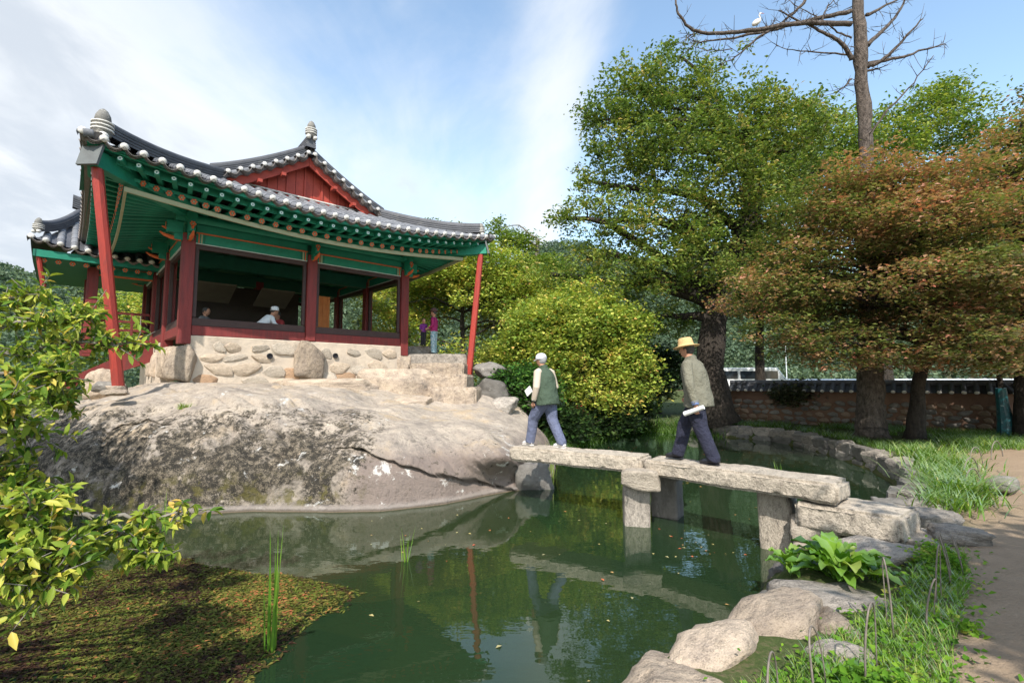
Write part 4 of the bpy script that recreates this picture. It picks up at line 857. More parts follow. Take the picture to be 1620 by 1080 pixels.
def tunnel(label, c, ln, rz, r=2.2):
    o = empty('greenhouse', label, 'greenhouse', c, rz); m = MB(); m.grid(lambda x, a: (x, math.cos(a) * r, math.sin(a) * r * .72 + .9), np.linspace(-ln / 2, ln / 2, 24), np.linspace(-.1, math.pi + .1, 14)); ob('film_cover', m.mesh('film_cover', m_film, True), o)
    m = MB()
    for k in range(14): x = -ln / 2 + ln * k / 13; m.tube([(x, math.cos(a) * (r + .01), math.sin(a) * (r + .01) * .72 + .9) for a in np.linspace(0, math.pi, 9)], .03, 5)
    ob('frame', m.mesh('frame', pm('steel_pipe', (.5, .5, .5), (.4, .4, .4), 3, .4)), o); m = MB(); m.box((-ln / 2, 0, 1.3), (.04, 1.2, 1.7)); ob('door', m.mesh('door', m_glass), o); m = MB(); m.box((0, -r, .9), (ln, .05, .5)); ob('side_curtain', m.mesh('side_curtain', m_greyplate), o)
tunnel('long white film greenhouse seen over the wall left of the dead pine trunk', (24, 38, .15), 20, R(-18), 1.8)
tunnel('white film greenhouse further right, glimpsed between the maple leaves', (38, 33, .15), 16, R(-30), 1.8)
for k, (x, lb) in enumerate(((14.3, 'thin pale pole left of the parked van'), (16.6, 'thin pale pole behind the parked van roof'), (18.6, 'thin pale pole right of the van near the dark trunk'))):
    m = MB(); m.tube([(0, 0, 0), (0, 0, 4.6)], .035, 6); m.box((0, 0, 4.6), (.3, .04, .04)); tag(ob('field_pole', m.mesh('field_pole', m_film), None, (x * 1.2, 40, .7)), lb, 'pole')
wp = empty('wrapped_post', 'post wrapped in dark teal plastic sheet by the wall at the right edge', 'post', (14.75, 14.85, .45))
m = MB(); m.tube([(0, 0, 0), (.02, 0, .5), (0, .02, 1.0), (-.04, 0, 1.5)], [.22, .19, .15, .13], 10); ob('sheet', m.mesh('sheet', pm('teal_plastic', (.01, .14, .15), (.02, .05, .07), 6, .3, .6, 8, c3=(.35, .5, .5), c3s=6, c3t=(.6, .7))), wp)
m = MB(); m.tube([(0, 0, 0), (-.05, 0, 1.9)], .07, 8); ob('post', m.mesh('post', m_bark), wp)
# ---------------------------------------------------------------- foliage
def leaf_cloud(C, size, rg, flat=.5, jit=.35, val=None, fold=.25, asp=.5):
    """C (n,3) leaf centres -> diamond leaves, folded along the midrib"""
    n = len(C); th = rg.uniform(0, 2 * np.pi, n); s = size * rg.uniform(1 - jit, 1 + jit, n)
    up = np.column_stack([rg.normal(0, flat, n), rg.normal(0, flat, n), np.ones(n)]); up /= np.linalg.norm(up, axis=1)[:, None]
    d = np.column_stack([np.cos(th), np.sin(th), rg.normal(-.25, .35, n)]); d -= (d * up).sum(1)[:, None] * up; d /= np.linalg.norm(d, axis=1)[:, None]
    sd = np.cross(d, up)
    a = C - d * (s * .5)[:, None]; b_ = C + sd * (s * asp * .5)[:, None] + up * (s * fold * .3)[:, None]; c = C + d * (s * .5)[:, None] - up * (s * .12)[:, None]; e = C - sd * (s * asp * .5)[:, None] + up * (s * fold * .3)[:, None]
    V = np.stack([a, b_, c, e], 1).reshape(-1, 3); i = np.arange(n)[:, None] * 4
    F = np.concatenate([i + [0, 1, 2], i + [0, 2, 3]], 0)
    v = val if val is not None else rg.uniform(0, 1, n)
    return V, F, np.repeat(np.clip(v, 0, 1), 4)
def clumps(blobs, n, rg, cl=.45, per=26, flatc=.6, shell=.62, bias=0., size_=None):
    """blobs (x,y,z,rx,ry,rz) -> leaf centres grouped in sprays, denser to the shell"""
    B = np.array(blobs, float); w = (B[:, 3] * B[:, 4] * B[:, 5]) ** (2 / 3.); w /= w.sum(); nc = n // per
    k = rg.choice(len(B), nc, p=w); u = rg.normal(size=(nc, 3)); u /= np.linalg.norm(u, axis=1)[:, None]
    rad = shell + (1 - shell) * rg.uniform(0, 1, nc) ** .7; rad *= np.where(rg.uniform(size=nc) < .22, rg.uniform(.2, 1, nc), 1) * rg.uniform(.82, 1.2, nc)
    cc = B[k, :3] + u * rad[:, None] * B[k, 3:]
    cv = rg.normal(0, .14, nc) + rg.normal(0, .065 if size_ is None else size_, len(B))[k]; sz = rg.uniform(.6, 1.4, nc) * cl
    L_ = np.repeat(cc, per, 0); S_ = np.repeat(sz, per)[:, None]
    o = rg.normal(size=(len(L_), 3)) * S_ * np.array([.55, .55, .55 * flatc]); L_ = L_ + o
    v = .5 + np.repeat(cv, per) + rg.normal(0, .17, len(L_)) + bias
    return L_, v, cc
def limb(p0, p1, r0, r1, rg, sag=.15, n=7, wob=.06):
    p0, p1 = np.array(p0, float), np.array(p1, float); L_ = np.linalg.norm(p1 - p0); pts = []; ph = rg.uniform(0, 6, 3)
    for i in range(n):
        t_ = i / (n - 1); q_ = p0 + (p1 - p0) * t_; q_[2] += math.sin(math.pi * t_) * sag * L_ * .5; q_ += np.sin(ph + t_ * 5) * wob * L_ * math.sin(math.pi * t_); pts.append(tuple(q_))
    return pts, [r0 + (r1 - r0) * (i / (n - 1)) ** .8 for i in range(n)]
def tree(name, label, cat, base, trunk, blobs, n, size, mat, bark, r=.3, seed=1, cl=.5, per=26, flat=.5, flatc=.6, group=None, shell=.62, twigs=True, asp=.5, limbs=None):
    rg = np.random.default_rng(seed); e = empty(name, label, cat, base, 0, group); b0 = np.array(base)
    C, v, cc = clumps(blobs, n, rg, cl, per, flatc, shell, 0., .15 if mat is GR else None)
    V, F, at_ = leaf_cloud(C - b0, size, rg, flat, .35, v, asp=asp); ob('crown', fastmesh('crown', V, F, mat, at_), e)
    m = MB(); tp = [np.array(q_, float) for q_ in trunk]; rr = [r * (1.45 if i == 0 else 1) * (1 - .55 * i / (len(tp) - 1)) for i in range(len(tp))]
    # smooth trunk
    pts = []; rad = []
    for i in range(len(tp) - 1):
        for k in range(5):
            t_ = k / 5; pts.append(tp[i] * (1 - t_) + tp[i + 1] * t_ + rg.normal(0, .012, 3) * r * 3); rad.append(rr[i] * (1 - t_) ** (1.6 if i == 0 else 1) + rr[i + 1] * (1 - (1 - t_) ** (1.6 if i == 0 else 1)))
    pts.append(tp[-1]); rad.append(rr[-1]); m.tube([tuple(q_) for q_ in pts], [x_ * (1 + .06 * rg.normal()) for x_ in rad], 12)
    me = m.mesh('trunk', bark, True); ob('trunk', me, e); 
    if twigs:
        m = MB(); ends = []
        for bl in blobs:
            c = np.array(bl[:3]) - b0; j = min(range(max(1, len(pts) // 3), len(pts)), key=lambda k: np.linalg.norm(np.array(pts[k]) - c) + max(0, pts[k][2] - c[2]) * 2)
            a, b_ = limb(pts[j], c, rad[j] * .55, rad[j] * .16, rg, .2); m.tube(a, b_, 7); ends += [(a[k], b_[k]) for k in (3, 4, 5, 6)]
        sel = rg.permutation(len(cc))[:min(len(cc), 260)]
        for k in sel:
            c = cc[k] - b0; s_ = min(ends, key=lambda q_: np.linalg.norm(np.array(q_[0]) - c)); a, b_ = limb(s_[0], c, s_[1] * .38, .008, rg, .1, 5, .05); m.tube(a, b_, 4, False)
        ob('branches', m.mesh('branches', bark, True), e)
    return e
G1 = leafmat('broad_leaves', [(0, (.04, .08, .016)), (.35, (.095, .165, .028)), (.62, (.19, .26, .045)), (.88, (.33, .33, .08)), (1, (.45, .33, .11))], .40)
G2 = leafmat('bright_leaves', [(0, (.05, .10, .015)), (.4, (.12, .21, .028)), (.7, (.24, .30, .04)), (1, (.40, .38, .07))], .45)
GM = leafmat('yellowing_maple_leaves', [(0, (.06, .13, .02)), (.28, (.17, .27, .04)), (.55, (.36, .43, .075)), (.82, (.58, .53, .12)), (1, (.64, .38, .12))], .38)
GR = leafmat('reddening_maple_leaves', [(0, (.05, .085, .02)), (.3, (.12, .17, .035)), (.5, (.19, .20, .055)), (.66, (.33, .20, .11)), (.85, (.46, .24, .16)), (1, (.50, .18, .12))], .38)
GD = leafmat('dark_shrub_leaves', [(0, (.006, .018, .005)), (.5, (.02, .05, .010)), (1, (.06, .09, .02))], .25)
GH = leafmat('hazy_hillside_leaves', [(0, (.05, .085, .06)), (.5, (.09, .14, .085)), (1, (.135, .185, .10))], .3)  # distance haze is painted into these leaf colours by making them paler
# big broadleaf behind the pond
tree('broadleaf_tree', 'largest green broadleaf tree with a dark leaning trunk behind the man in the straw hat', 'tree', (8.3, 19.9, .45),
     [(0, 0, 0), (-.35, 0, 2.2), (.1, .2, 4.6), (1.3, .3, 7.4), (2.0, .3, 9.4), (1.5, .4, 12.0)],
     [(4.0, 19.6, 12.9, 1.6, 1.8, 1.4), (5.4, 19.6, 14.3, 1.5, 1.6, 1.2), (11.0, 19.6, 13.0, 1.6, 1.8, 1.2), (6.3, 19.6, 13.6, 2.3, 2.6, 2.2), (8.2, 20, 14.0, 2.1, 2.4, 1.9), (4.7, 19.5, 11.4, 1.9, 2.3, 1.9), (9.6, 19.6, 12.2, 2.2, 2.4, 1.9), (7.2, 19, 11.0, 2.6, 2.6, 1.8), (4.0, 19.8, 8.8, 1.9, 2.2, 1.5), (6.2, 18.8, 8.4, 2.4, 2.4, 1.6),
      (9.0, 18.8, 9.6, 2.3, 2.2, 1.7), (11.4, 19.6, 11.6, 2.0, 2.2, 1.7), (12.6, 19.8, 9.8, 1.8, 2.1, 1.5), (5.0, 19.6, 6.4, 2.0, 2.2, 1.2), (7.6, 18.6, 6.7, 2.0, 2.0, 1.1), (3.1, 20.2, 7.2, 1.2, 1.6, .9), (10.6, 19, 8.2, 1.7, 2, 1.2), (6.4, 20.6, 4.9, 1.9, 1.6, .9), (2.1, 19.9, 8.9, .8, .9, .5), (3.0, 19.6, 10.4, .7, .8, .5), (3.6, 19.5, 12.9, .7, .8, .5), (7.0, 19.8, 15.9, .8, 1, .5), (10.4, 19.6, 14.2, .8, .9, .5), (14.2, 19.8, 10.6, .9, .9, .6), (1.6, 20.2, 6.6, .9, 1, .5), (12.2, 19.6, 13.2, .7, .8, .5)],
     64000, .165, G1, m_bark, .62, 11, .40, 34, .75, .7, shell=.45)
tree('broadleaf_tree', 'light green tree behind the dead pine, filling the sky above the red maple', 'tree', (18.5, 24.5, .5), [(0, 0, 0), (.1, 0, 4), (.2, 0, 8), (0, 0, 11)],
     [(16.0, 24.4, 14.2, 2.2, 2.2, 1.6), (18.8, 24.6, 14.0, 2.3, 2.3, 1.6), (21.6, 24.4, 15.4, 2.3, 2.3, 1.5), (24.5, 24.4, 13.8, 2.2, 2.2, 1.7), (22.6, 24.4, 17.0, 1.0, 1.0, .6), (15.2, 24.2, 16.0, 1.1, 1.2, .7), (14.0, 24.2, 12.6, 1.8, 2, 1.3), (17.5, 24, 10.6, 3, 2.2, 1.8), (21.5, 24, 11, 3, 2.2, 1.8), (25.5, 24, 10.4, 2.4, 2.2, 1.8), (18.5, 24, 7.8, 3.2, 2.2, 1.5)], 52000, .20, G2, m_bark, .35, 12, .55, 28, .75)
tree('background_tree', 'slim dark trunked tree between the big trunk and the dead pine, beyond the wall', 'tree', (11.6, 23.0, .5), [(0, 0, 0), (0, 0, 2.6), (.1, 0, 5), (.3, 0, 8)],
     [(11.2, 23, 6.4, 2.4, 1.8, 1.3), (13.4, 23, 8.2, 2.0, 1.8, 1.4), (10.0, 23, 9, 2.4, 2, 1.6), (13.2, 22.8, 5.6, 1.8, 1.4, .9)], 11000, .26, G1, m_bark, .24, 13, .6)
# reddening maples with layered foliage pads
def pads(cx_, cy2, z0, z1, rx_, n, rg, up=.5):
    out = []
    for k in range(n):
        t_ = (k + .5) / n; z = z0 + (z1 - z0) * t_; R_ = rx_ * (1 - up * abs(t_ - .35) ** 1.3); a = rg.uniform(0, 6.28); q_ = R_ * rg.uniform(.35, .95)
        out.append((cx_ + math.cos(a) * q_, cy2 + math.sin(a) * q_ * .8, z, rg.uniform(1.0, 1.7), rg.uniform(1.0, 1.6), rg.uniform(.28, .45)))
    return out
rg = np.random.default_rng(77)
tree('maple_tree', 'rust red maple with wide layered branches in front of the garden wall', 'tree', (11.6, 14.3, .45), [(0, 0, 0), (.1, -.1, 1.6), (.3, -.5, 3.4), (.6, -.8, 5.2)],
     pads(10.6, 13.2, 3.0, 7.7, 3.9, 40, rg, .95) + [(7.1, 13, 3.5, 1.1, 1.1, .4), (8.9, 13, 2.75, 1.2, 1, .3), (10.6, 13.4, 2.7, 1.3, 1, .3), (12.4, 13.2, 2.7, 1.3, 1, .3), (7.9, 13.4, 2.9, .9, 1, .25), (7.6, 13, 4.5, 1.3, 1.2, .45), (6.9, 13.1, 4.9, .9, 1, .35), (8.4, 12.8, 5.6, 1.3, 1.2, .45), (8.7, 12.6, 3.2, 1.3, 1.1, .4), (10.3, 12.2, 2.8, 1.2, 1.0, .35), (11.7, 12.0, 2.7, 1.1, 1.0, .4), (9.8, 13, 7.4, 1.4, 1.2, .5)] + [(x, 15.4 + .5 * (k % 3 - 1), 4.6 + .9 * (k % 4), 1.5, 1.2, .6) for k, x in enumerate(np.linspace(7.6, 14, 13))],
     92000, .112, GR, m_bark, .20, 21, .36, 34, .35, .32, asp=.62)
tree('maple_tree', 'second reddish maple at the right edge with its bare lower trunk in view', 'tree', (15.0, 14.5, .45), [(0, 0, 0), (0, -.1, 2), (.1, -.3, 4.2), (-.2, -.4, 7.0)],
     pads(15.0, 13.6, 2.6, 8.6, 3.6, 40, rg, .9) + [(13.4, 12.8, 8.2, 1.2, 1.1, .4), (15.0, 13, 9.2, 1.2, 1.1, .4), (15.8, 13.2, 10.0, 1.1, 1.0, .4), (14.0, 13.2, 9.0, 1.0, 1.0, .35), (14.9, 13.4, 10.3, .7, .8, .3), (13.0, 12.2, 2.7, 1.1, 1.0, .4), (14.0, 12.4, 3.2, 1.2, 1.0, .4)] + [(x, 15.6 + .5 * (k % 3 - 1), 4.8 + 1.0 * (k % 4), 1.6, 1.2, .6) for k, x in enumerate(np.linspace(13, 18, 11))],
     84000, .112, GR, m_bark, .26, 22, .36, 34, .35, .32, asp=.62)
# yellow green maples behind and beside the pavilion
def mound(name, label, c, r_, n, size, mat, seed, zb=.4, extra=()):
    rg_ = np.random.default_rng(seed); bl = []
    for k in range(16):
        a = rg_.uniform(0, 6.28); e_ = rg_.uniform(.0, 1.3); rr_ = .68; bl.append((c[0] + math.cos(a) * math.cos(e_) * r_[0] * rr_, c[1] + math.sin(a) * math.cos(e_) * r_[1] * rr_, c[2] + math.sin(e_) * r_[2] * rr_ * 1.1, r_[0] * .38, r_[1] * .38, r_[2] * .30))
    bl += list(extra)
    for k in range(12):
        a = rg_.uniform(0, 6.28); e_ = rg_.uniform(-.1, 1.3); bl.append((c[0] + math.cos(a) * math.cos(e_) * r_[0] * .92, c[1] + math.sin(a) * math.cos(e_) * r_[1] * .92, c[2] + math.sin(e_) * r_[2] * .95, r_[0] * .17, r_[1] * .2, r_[2] * .12))
    return tree(name, label, 'tree', (c[0], c[1], zb), [(0, 0, 0), (.1, 0, (c[2] - zb) * .5), (0, .1, c[2] - zb), (0, 0, c[2] - zb + r_[2] * .5)], bl, n, size, mat, m_bark, .17, seed, .42, 26, .5, .55, shell=.7, asp=.62)
mound('maple_tree', 'rounded yellow-green maple mound overhanging the water behind the man in the cap', (2.1, 19.0, 2.8), (3.2, 2.6, 2.7), 56000, .145, GM, 31, .4, [(.2, 18.4, 2.2, 1.1, 1, .8), (4.2, 18.6, 2.2, 1.3, 1.2, .9), (3.4, 17.6, 1.8, 1.4, .9, .8), (1.3, 17.4, 2.0, 1.2, .9, .7), (1.0, 18.8, 4.0, 1.2, 1.1, .8), (2.9, 18.9, 5.4, 1.2, 1.0, .6), (4.3, 18.9, 4.4, 1.1, 1.1, .7), (-.2, 18.6, 2.9, 1.0, .9, .7)])
mound('maple_tree', 'tall golden green maple mound behind the right corner of the pavilion', (-2.4, 23.5, 4.6), (5.6, 2.6, 4.3), 56000, .16, GM, 32, .5, [(1.2, 23, 4.4, 1.4, 1.3, 1.4), (-5.5, 23, 4, 1.8, 1.4, 1.5), (-1.5, 22, 3.0, 2.4, 1.2, 1.1)])
mound('shrub', 'dark green shrub tucked between the steps and the maple mound', (.35, 15.9, 1.5), (1.1, .9, 1.15), 9000, .14, leafmat('shrub_green', [(0, (.012, .04, .008)), (.5, (.04, .12, .018)), (1, (.11, .20, .03))], .3), 33, .5)['category'] = 'shrub'
tree('airy_tree', 'thin crowned yellow green tree rising just behind the pavilion roof', 'tree', (-5.8, 31, .6), [(0, 0, 0), (.1, 0, 5), (0, .1, 10)],
     [(-7.4, 31, 11.2, 1.4, 1.4, .9), (-5.6, 31, 11.4, 1.7, 1.4, 1.0), (-3.8, 31, 11.2, 1.3, 1.4, .9), (-5.0, 31, 9.4, 2.6, 1.6, 1.4), (-8.3, 31, 9.6, 1.5, 1.4, 1.2)], 20000, .20, G2, m_barkg, .22, 34, .5)
tree('airy_tree', 'open crowned pale green tree with bare twigs in the gap right of the pavilion', 'tree', (1.6, 28, .6), [(0, 0, 0), (.0, 0, 4), (-.2, 0, 7.6), (-.1, 0, 9.8)],
     [(.2, 28, 10.2, 1.2, 1.2, .7), (-.6, 28, 8.0, 1.3, 1.2, .9), (1.8, 28, 8.6, 1.5, 1.3, .9), (3.0, 28, 6.9, 1.6, 1.3, 1.0), (.4, 28, 6.6, 1.7, 1.3, 1.0), (1.9, 27.6, 5.2, 1.9, 1.3, 1.1), (-.9, 28.2, 11.2, .6, .6, .5)], 22000, .18, G2, m_barkg, .26, 35, .42)
tree('background_tree', 'yellowish tree seen through the gap under the left wing of the pavilion', 'tree', (-22, 27, .8), [(0, 0, 0), (0, 0, 3), (0, 0, 6)],
     [(-22, 27, 5.6, 2.4, 2, 1.6), (-20.2, 27, 4.2, 1.8, 1.8, 1.3), (-23.8, 27, 4.2, 1.9, 1.8, 1.4), (-19.4, 26.5, 6.0, 1.5, 1.5, 1.2)], 9000, .24, GM, m_bark, .22, 36, .6)
# dark undergrowth by the trunk
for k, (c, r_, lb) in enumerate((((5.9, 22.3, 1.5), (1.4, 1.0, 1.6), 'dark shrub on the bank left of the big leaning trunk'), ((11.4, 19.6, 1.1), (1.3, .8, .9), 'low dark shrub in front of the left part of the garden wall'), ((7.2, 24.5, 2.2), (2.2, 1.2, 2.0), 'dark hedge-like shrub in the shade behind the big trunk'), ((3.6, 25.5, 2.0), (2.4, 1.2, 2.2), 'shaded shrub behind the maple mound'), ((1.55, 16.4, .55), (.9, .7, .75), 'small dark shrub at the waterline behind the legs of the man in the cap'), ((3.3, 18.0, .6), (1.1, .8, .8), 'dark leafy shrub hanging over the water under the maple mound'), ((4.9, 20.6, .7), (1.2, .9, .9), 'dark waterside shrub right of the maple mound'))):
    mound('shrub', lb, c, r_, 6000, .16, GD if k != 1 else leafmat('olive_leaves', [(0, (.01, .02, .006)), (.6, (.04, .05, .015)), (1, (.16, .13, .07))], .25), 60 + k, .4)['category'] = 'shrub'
# dead pine
dp = empty('dead_pine', 'dead pine with a tall bare trunk and curved broken branches against the sky', 'tree', (10.85, 15.0, .45))
rg = np.random.default_rng(5); m = MB(); TP = [((0, 0, -.05), .50), ((.02, 0, .4), .40), ((.05, 0, 2.0), .34), ((.14, 0, 4), .27), ((.27, 0, 7), .215), ((.38, 0, 9.0), .20), ((.37, .0, 12), .18), ((.36, 0, 15), .13), ((.36, 0, 18), .06)]
pts = []; rad = []
for (a, ra), (b_, rb) in zip(TP[:-1], TP[1:]):
    for k in range(8): t_ = k / 8; pts.append(tuple(np.array(a) * (1 - t_) + np.array(b_) * t_ + rg.normal(0, .015, 3))); rad.append((ra * (1 - t_) + rb * t_) * (1 + rg.normal(0, .05)))
m.tube(pts, rad, 18); m.v = [tuple(Vector(q_) * 1 + Vector((noise.noise(Vector(q_) * 3.1) * .05, noise.noise(Vector(q_) * 3.1 + Vector((9, 0, 0))) * .05, 0))) for q_ in m.v]; ob('trunk', m.mesh('trunk', m_barkp, True), dp)
m = MB()
for k in range(26):
    z = rg.uniform(5, 16); a = rg.uniform(0, 6.28); i = min(range(len(pts)), key=lambda q_: abs(pts[q_][2] - z)); c = Vector(pts[i]); d_ = Vector((math.cos(a), math.sin(a), rg.uniform(-.2, .5))); L_ = rg.uniform(.12, .4) + rad[i]; m.tube([c + d_ * rad[i] * .7, c + d_ * L_], [.022, .008], 5)
ob('branch_stubs', m.mesh('branch_stubs', m_barkp), dp)
def P3(x, y, Y):   # a point at distance Y seen at photo pixel (x, y) -> local to the pine
    v = (540 - y) / 777; u = (x - 810) / 777; p_ = R(4.64); ry_ = math.cos(p_) - v * math.sin(p_); rz_ = math.sin(p_) + v * math.cos(p_); t_ = Y / ry_; return (u * t_ - 10.85, Y - 15.0, 2.15 + rz_ * t_ - .45)
BR = [([(1346, 38, 15), (1280, 36, 14.6), (1240, 40, 14.3), (1170, 50, 14.0), (1110, 52, 13.8), (1082, 35, 13.7), (1070, 12, 13.6), (1068, -15, 13.6)], .085), ([(1346, 18, 15), (1290, 30, 14.8), (1230, 45, 14.8), (1160, 60, 14.8), (1105, 68, 14.9)], .075),
      ([(1348, 95, 15), (1335, 72, 14.9), (1310, 55, 14.8), (1275, 38, 14.7), (1232, 17, 14.6)], .08), ([(1232, 40, 14.5), (1200, 60, 14.5), (1170, 85, 14.6), (1140, 103, 14.7)], .045), ([(1346, 88, 15), (1300, 84, 15), (1260, 80, 15), (1228, 73, 15)], .032),
      ([(1372, 72, 15), (1400, 45, 15.2), (1425, 15, 15.4), (1440, -20, 15.6)], .075), ([(1372, 106, 15), (1400, 92, 14.8), (1430, 62, 14.6), (1460, 30, 14.4)], .075), ([(1374, 100, 15), (1420, 92, 15.1), (1460, 80, 15.2), (1495, 70, 15.3)], .06),
      ([(1370, 25, 15), (1395, 12, 15), (1430, -5, 15)], .06), ([(1372, 112, 15), (1385, 110, 15), (1394, 108, 15)], .04), ([(1346, 125, 15), (1335, 138, 15), (1322, 147, 15)], .035), ([(1374, 218, 15), (1400, 180, 14.9), (1445, 130, 14.7), (1477, 88, 14.5)], .04),
      ([(1275, 2, 14.7), (1250, 25, 14.7), (1215, 48, 14.8), (1165, 52, 14.8)], .05), ([(1110, 68, 14.9), (1096, 62, 14.9), (1086, 53, 14.9)], .02), ([(1300, 34, 14.7), (1310, 10, 14.7), (1330, -10, 14.7)], .03), ([(1160, 78, 14.6), (1130, 80, 14.8), (1100, 75, 14.9), (1087, 55, 14.9)], .018),
      ([(1346, 60, 15), (1320, 48, 15), (1300, 30, 15), (1270, 15, 15), (1240, -5, 15)], .03)]
for q_, r_ in BR:
    pp = [P3(*a) for a in q_]; P2 = []; n_ = len(pp)   # catmull smoothing
    for i in range(n_ - 1):
        p0, p1, p2, p3 = [Vector(pp[min(max(j, 0), n_ - 1)]) for j in (i - 1, i, i + 1, i + 2)]
        for k in range(5): t_ = k / 5; P2.append(.5 * ((2 * p1) + (p2 - p0) * t_ + (2 * p0 - 5 * p1 + 4 * p2 - p3) * t_ * t_ + (3 * p1 - p0 - 3 * p2 + p3) * t_ ** 3) + Vector(rg.normal(0, .012, 3)))
    P2.append(Vector(pp[-1])); nn = len(P2); m = MB(); m.tube(P2, [r_ * (1 - .75 * (i / (nn - 1))) for i in range(nn)], 7)
    for k in range(nn):
        i = int(rg.integers(3, nn)); d_ = Vector(rg.normal(0, 1, 3)); d_.normalize(); Lw = rg.uniform(.1, .7); a = P2[i]; e2_ = a + d_ * Lw + Vector((0, 0, .08)); m.tube([a, a + d_ * Lw * .5, e2_], [.012, .008, .003], 4); d3_ = (d_ + Vector(rg.normal(0, .6, 3))).normalized(); m.tube([a + d_ * Lw * .5, a + d_ * Lw * .5 + d3_ * Lw * .5], [.007, .003], 4)
    ob('branch', m.mesh('branch', m_barkp, True), dp)
# egret on the branch
eg = empty('white_egret', 'small white egret perched on a dead pine branch at the top', 'bird', (0, 0, 0)); ep = Vector(P3(1197, 42, 14.4)) + Vector((10.85, 15, .45)); eg.location = ep
m = MB(); m.ell((0, 0, .13), (.17, .08, .085), 12, 8, Matrix.Rotation(R(-35), 3, 'Y')); m.tube([(.09, 0, .19), (.13, 0, .28), (.09, 0, .36), (.13, 0, .42)], [.035, .022, .018, .024], 8); m.ell((.14, 0, .43), (.04, .022, .024), 8, 6)
ob('body', m.mesh('body', m_white, True), eg); m = MB(); m.tube([(.17, 0, .43), (.26, 0, .42)], [.012, .003], 5); ob('beak', m.mesh('beak', m_orange), eg)
for s_ in (-1, 1): m = MB(); m.tube([(0, s_ * .03, .08), (.02, s_ * .03, -.02)], .008, 5); ob('leg', m.mesh('leg', m_black), eg)
# ---------------------------------------------------------------- hills with woods
def hillz(x, y):
    a = math.degrees(math.atan2(x, y)); h = 30 + 6 * math.sin(a * .09 + 1) + 3 * math.sin(a * .31) - (7 if a < -30 else 0) - 4 * math.exp(-((a + 3) / 12) ** 2); d_ = math.hypot(x, y)
    return h * float(smooth(np.array(d_), 62, 135)) + .3
m = MB(); m.grid(lambda a, d_: (math.sin(a) * d_, math.cos(a) * d_, hillz(math.sin(a) * d_, math.cos(a) * d_) - .8 * (d_ < 63)), np.linspace(R(-75), R(75), 120), np.linspace(60, 190, 28), flip=True)
tag(ob('hills', m.mesh('hills', pm('hill_ground', (.03, .05, .02), (.02, .035, .015), .1, 1), True)), kind='structure')
rg = np.random.default_rng(8); nt_ = 4300; aa = rg.uniform(R(-52), R(50), nt_); dd = 63 + 85 * rg.uniform(0, 1, nt_) ** .8; CC = []
B = [(math.sin(a) * d_, math.cos(a) * d_, hillz(math.sin(a) * d_, math.cos(a) * d_) + 1.0) for a, d_ in zip(aa, dd)]
per = 90; BB = np.array(B); S_ = rg.uniform(1.2, 2.3, nt_); u = rg.normal(size=(nt_, per, 3)); u /= np.linalg.norm(u, axis=2)[:, :, None]; u[:, :, 2] = np.abs(u[:, :, 2])
CC = BB[:, None, :] + u * S_[:, None, None] * np.array([1, 1, 1.25]) ; v = .5 + np.repeat(rg.normal(0, .2, nt_), per) + rg.normal(0, .12, nt_ * per)
V, F, at_ = leaf_cloud(CC.reshape(-1, 3), .45, rg, 1.2, .3, v, asp=.85)
tag(ob('hillside_woods', fastmesh('hillside_woods', V, F, GH, at_)), 'dense green woods covering the hills behind everything', 'woods', kind='stuff')
# ---------------------------------------------------------------- foreground tree on the left whose boughs reach into view
GF = leafmat('glossy_foreground_leaves', [(0, (.04, .10, .014)), (.3, (.11, .20, .025)), (.6, (.27, .34, .045)), (.85, (.55, .52, .10)), (1, (.62, .40, .10))], .38, .10, .4)
def leaf6(n, C, D, U, s, v, asp=.42):
    """pointed oval leaves: base, two side pairs, tip (folded, arched)"""
    S_ = np.cross(D, U); k = []
    for (l, w_, h_) in ((0, 0, 0), (.28, .8, .10), (.62, .85, .05), (1, 0, -.16), (.62, -.85, .05), (.28, -.8, .10), (.45, 0, -.03)):
        k.append(C + D * (l * s)[:, None] + S_ * (w_ * asp * .5 * s)[:, None] + U * (h_ * s)[:, None])
    V = np.stack(k, 1).reshape(-1, 3); i = np.arange(n)[:, None] * 7; F = np.concatenate([i + [a, b_, 6] for a, b_ in ((0, 1), (1, 2), (2, 3), (3, 4), (4, 5), (5, 0))], 0)
    return V, F, np.repeat(np.clip(v, 0, 1), 7)
ft = empty('foreground_tree', 'leafy yellow-green boughs reaching in from a tree at the left edge', 'tree', (-6.6, 1.1, .4)); FB = np.array((-6.6, 1.1, .4))
rg = np.random.default_rng(91); m = MB(); tp = [(0, 0, -.1), (.1, .1, 1.2), (.0, .4, 2.6), (-.3, .9, 4.4), (-.4, 1.4, 6)]
m.tube(tp, [.24, .17, .14, .11, .07], 10); ob('trunk', m.mesh('trunk', m_barkg, True), ft)
def W3(x, y, Y): q_ = P3(x, y, Y); return np.array((q_[0] + 10.85, q_[1] + 15, q_[2] + .45))
m = MB(); LC = []; LD = []; tips = []
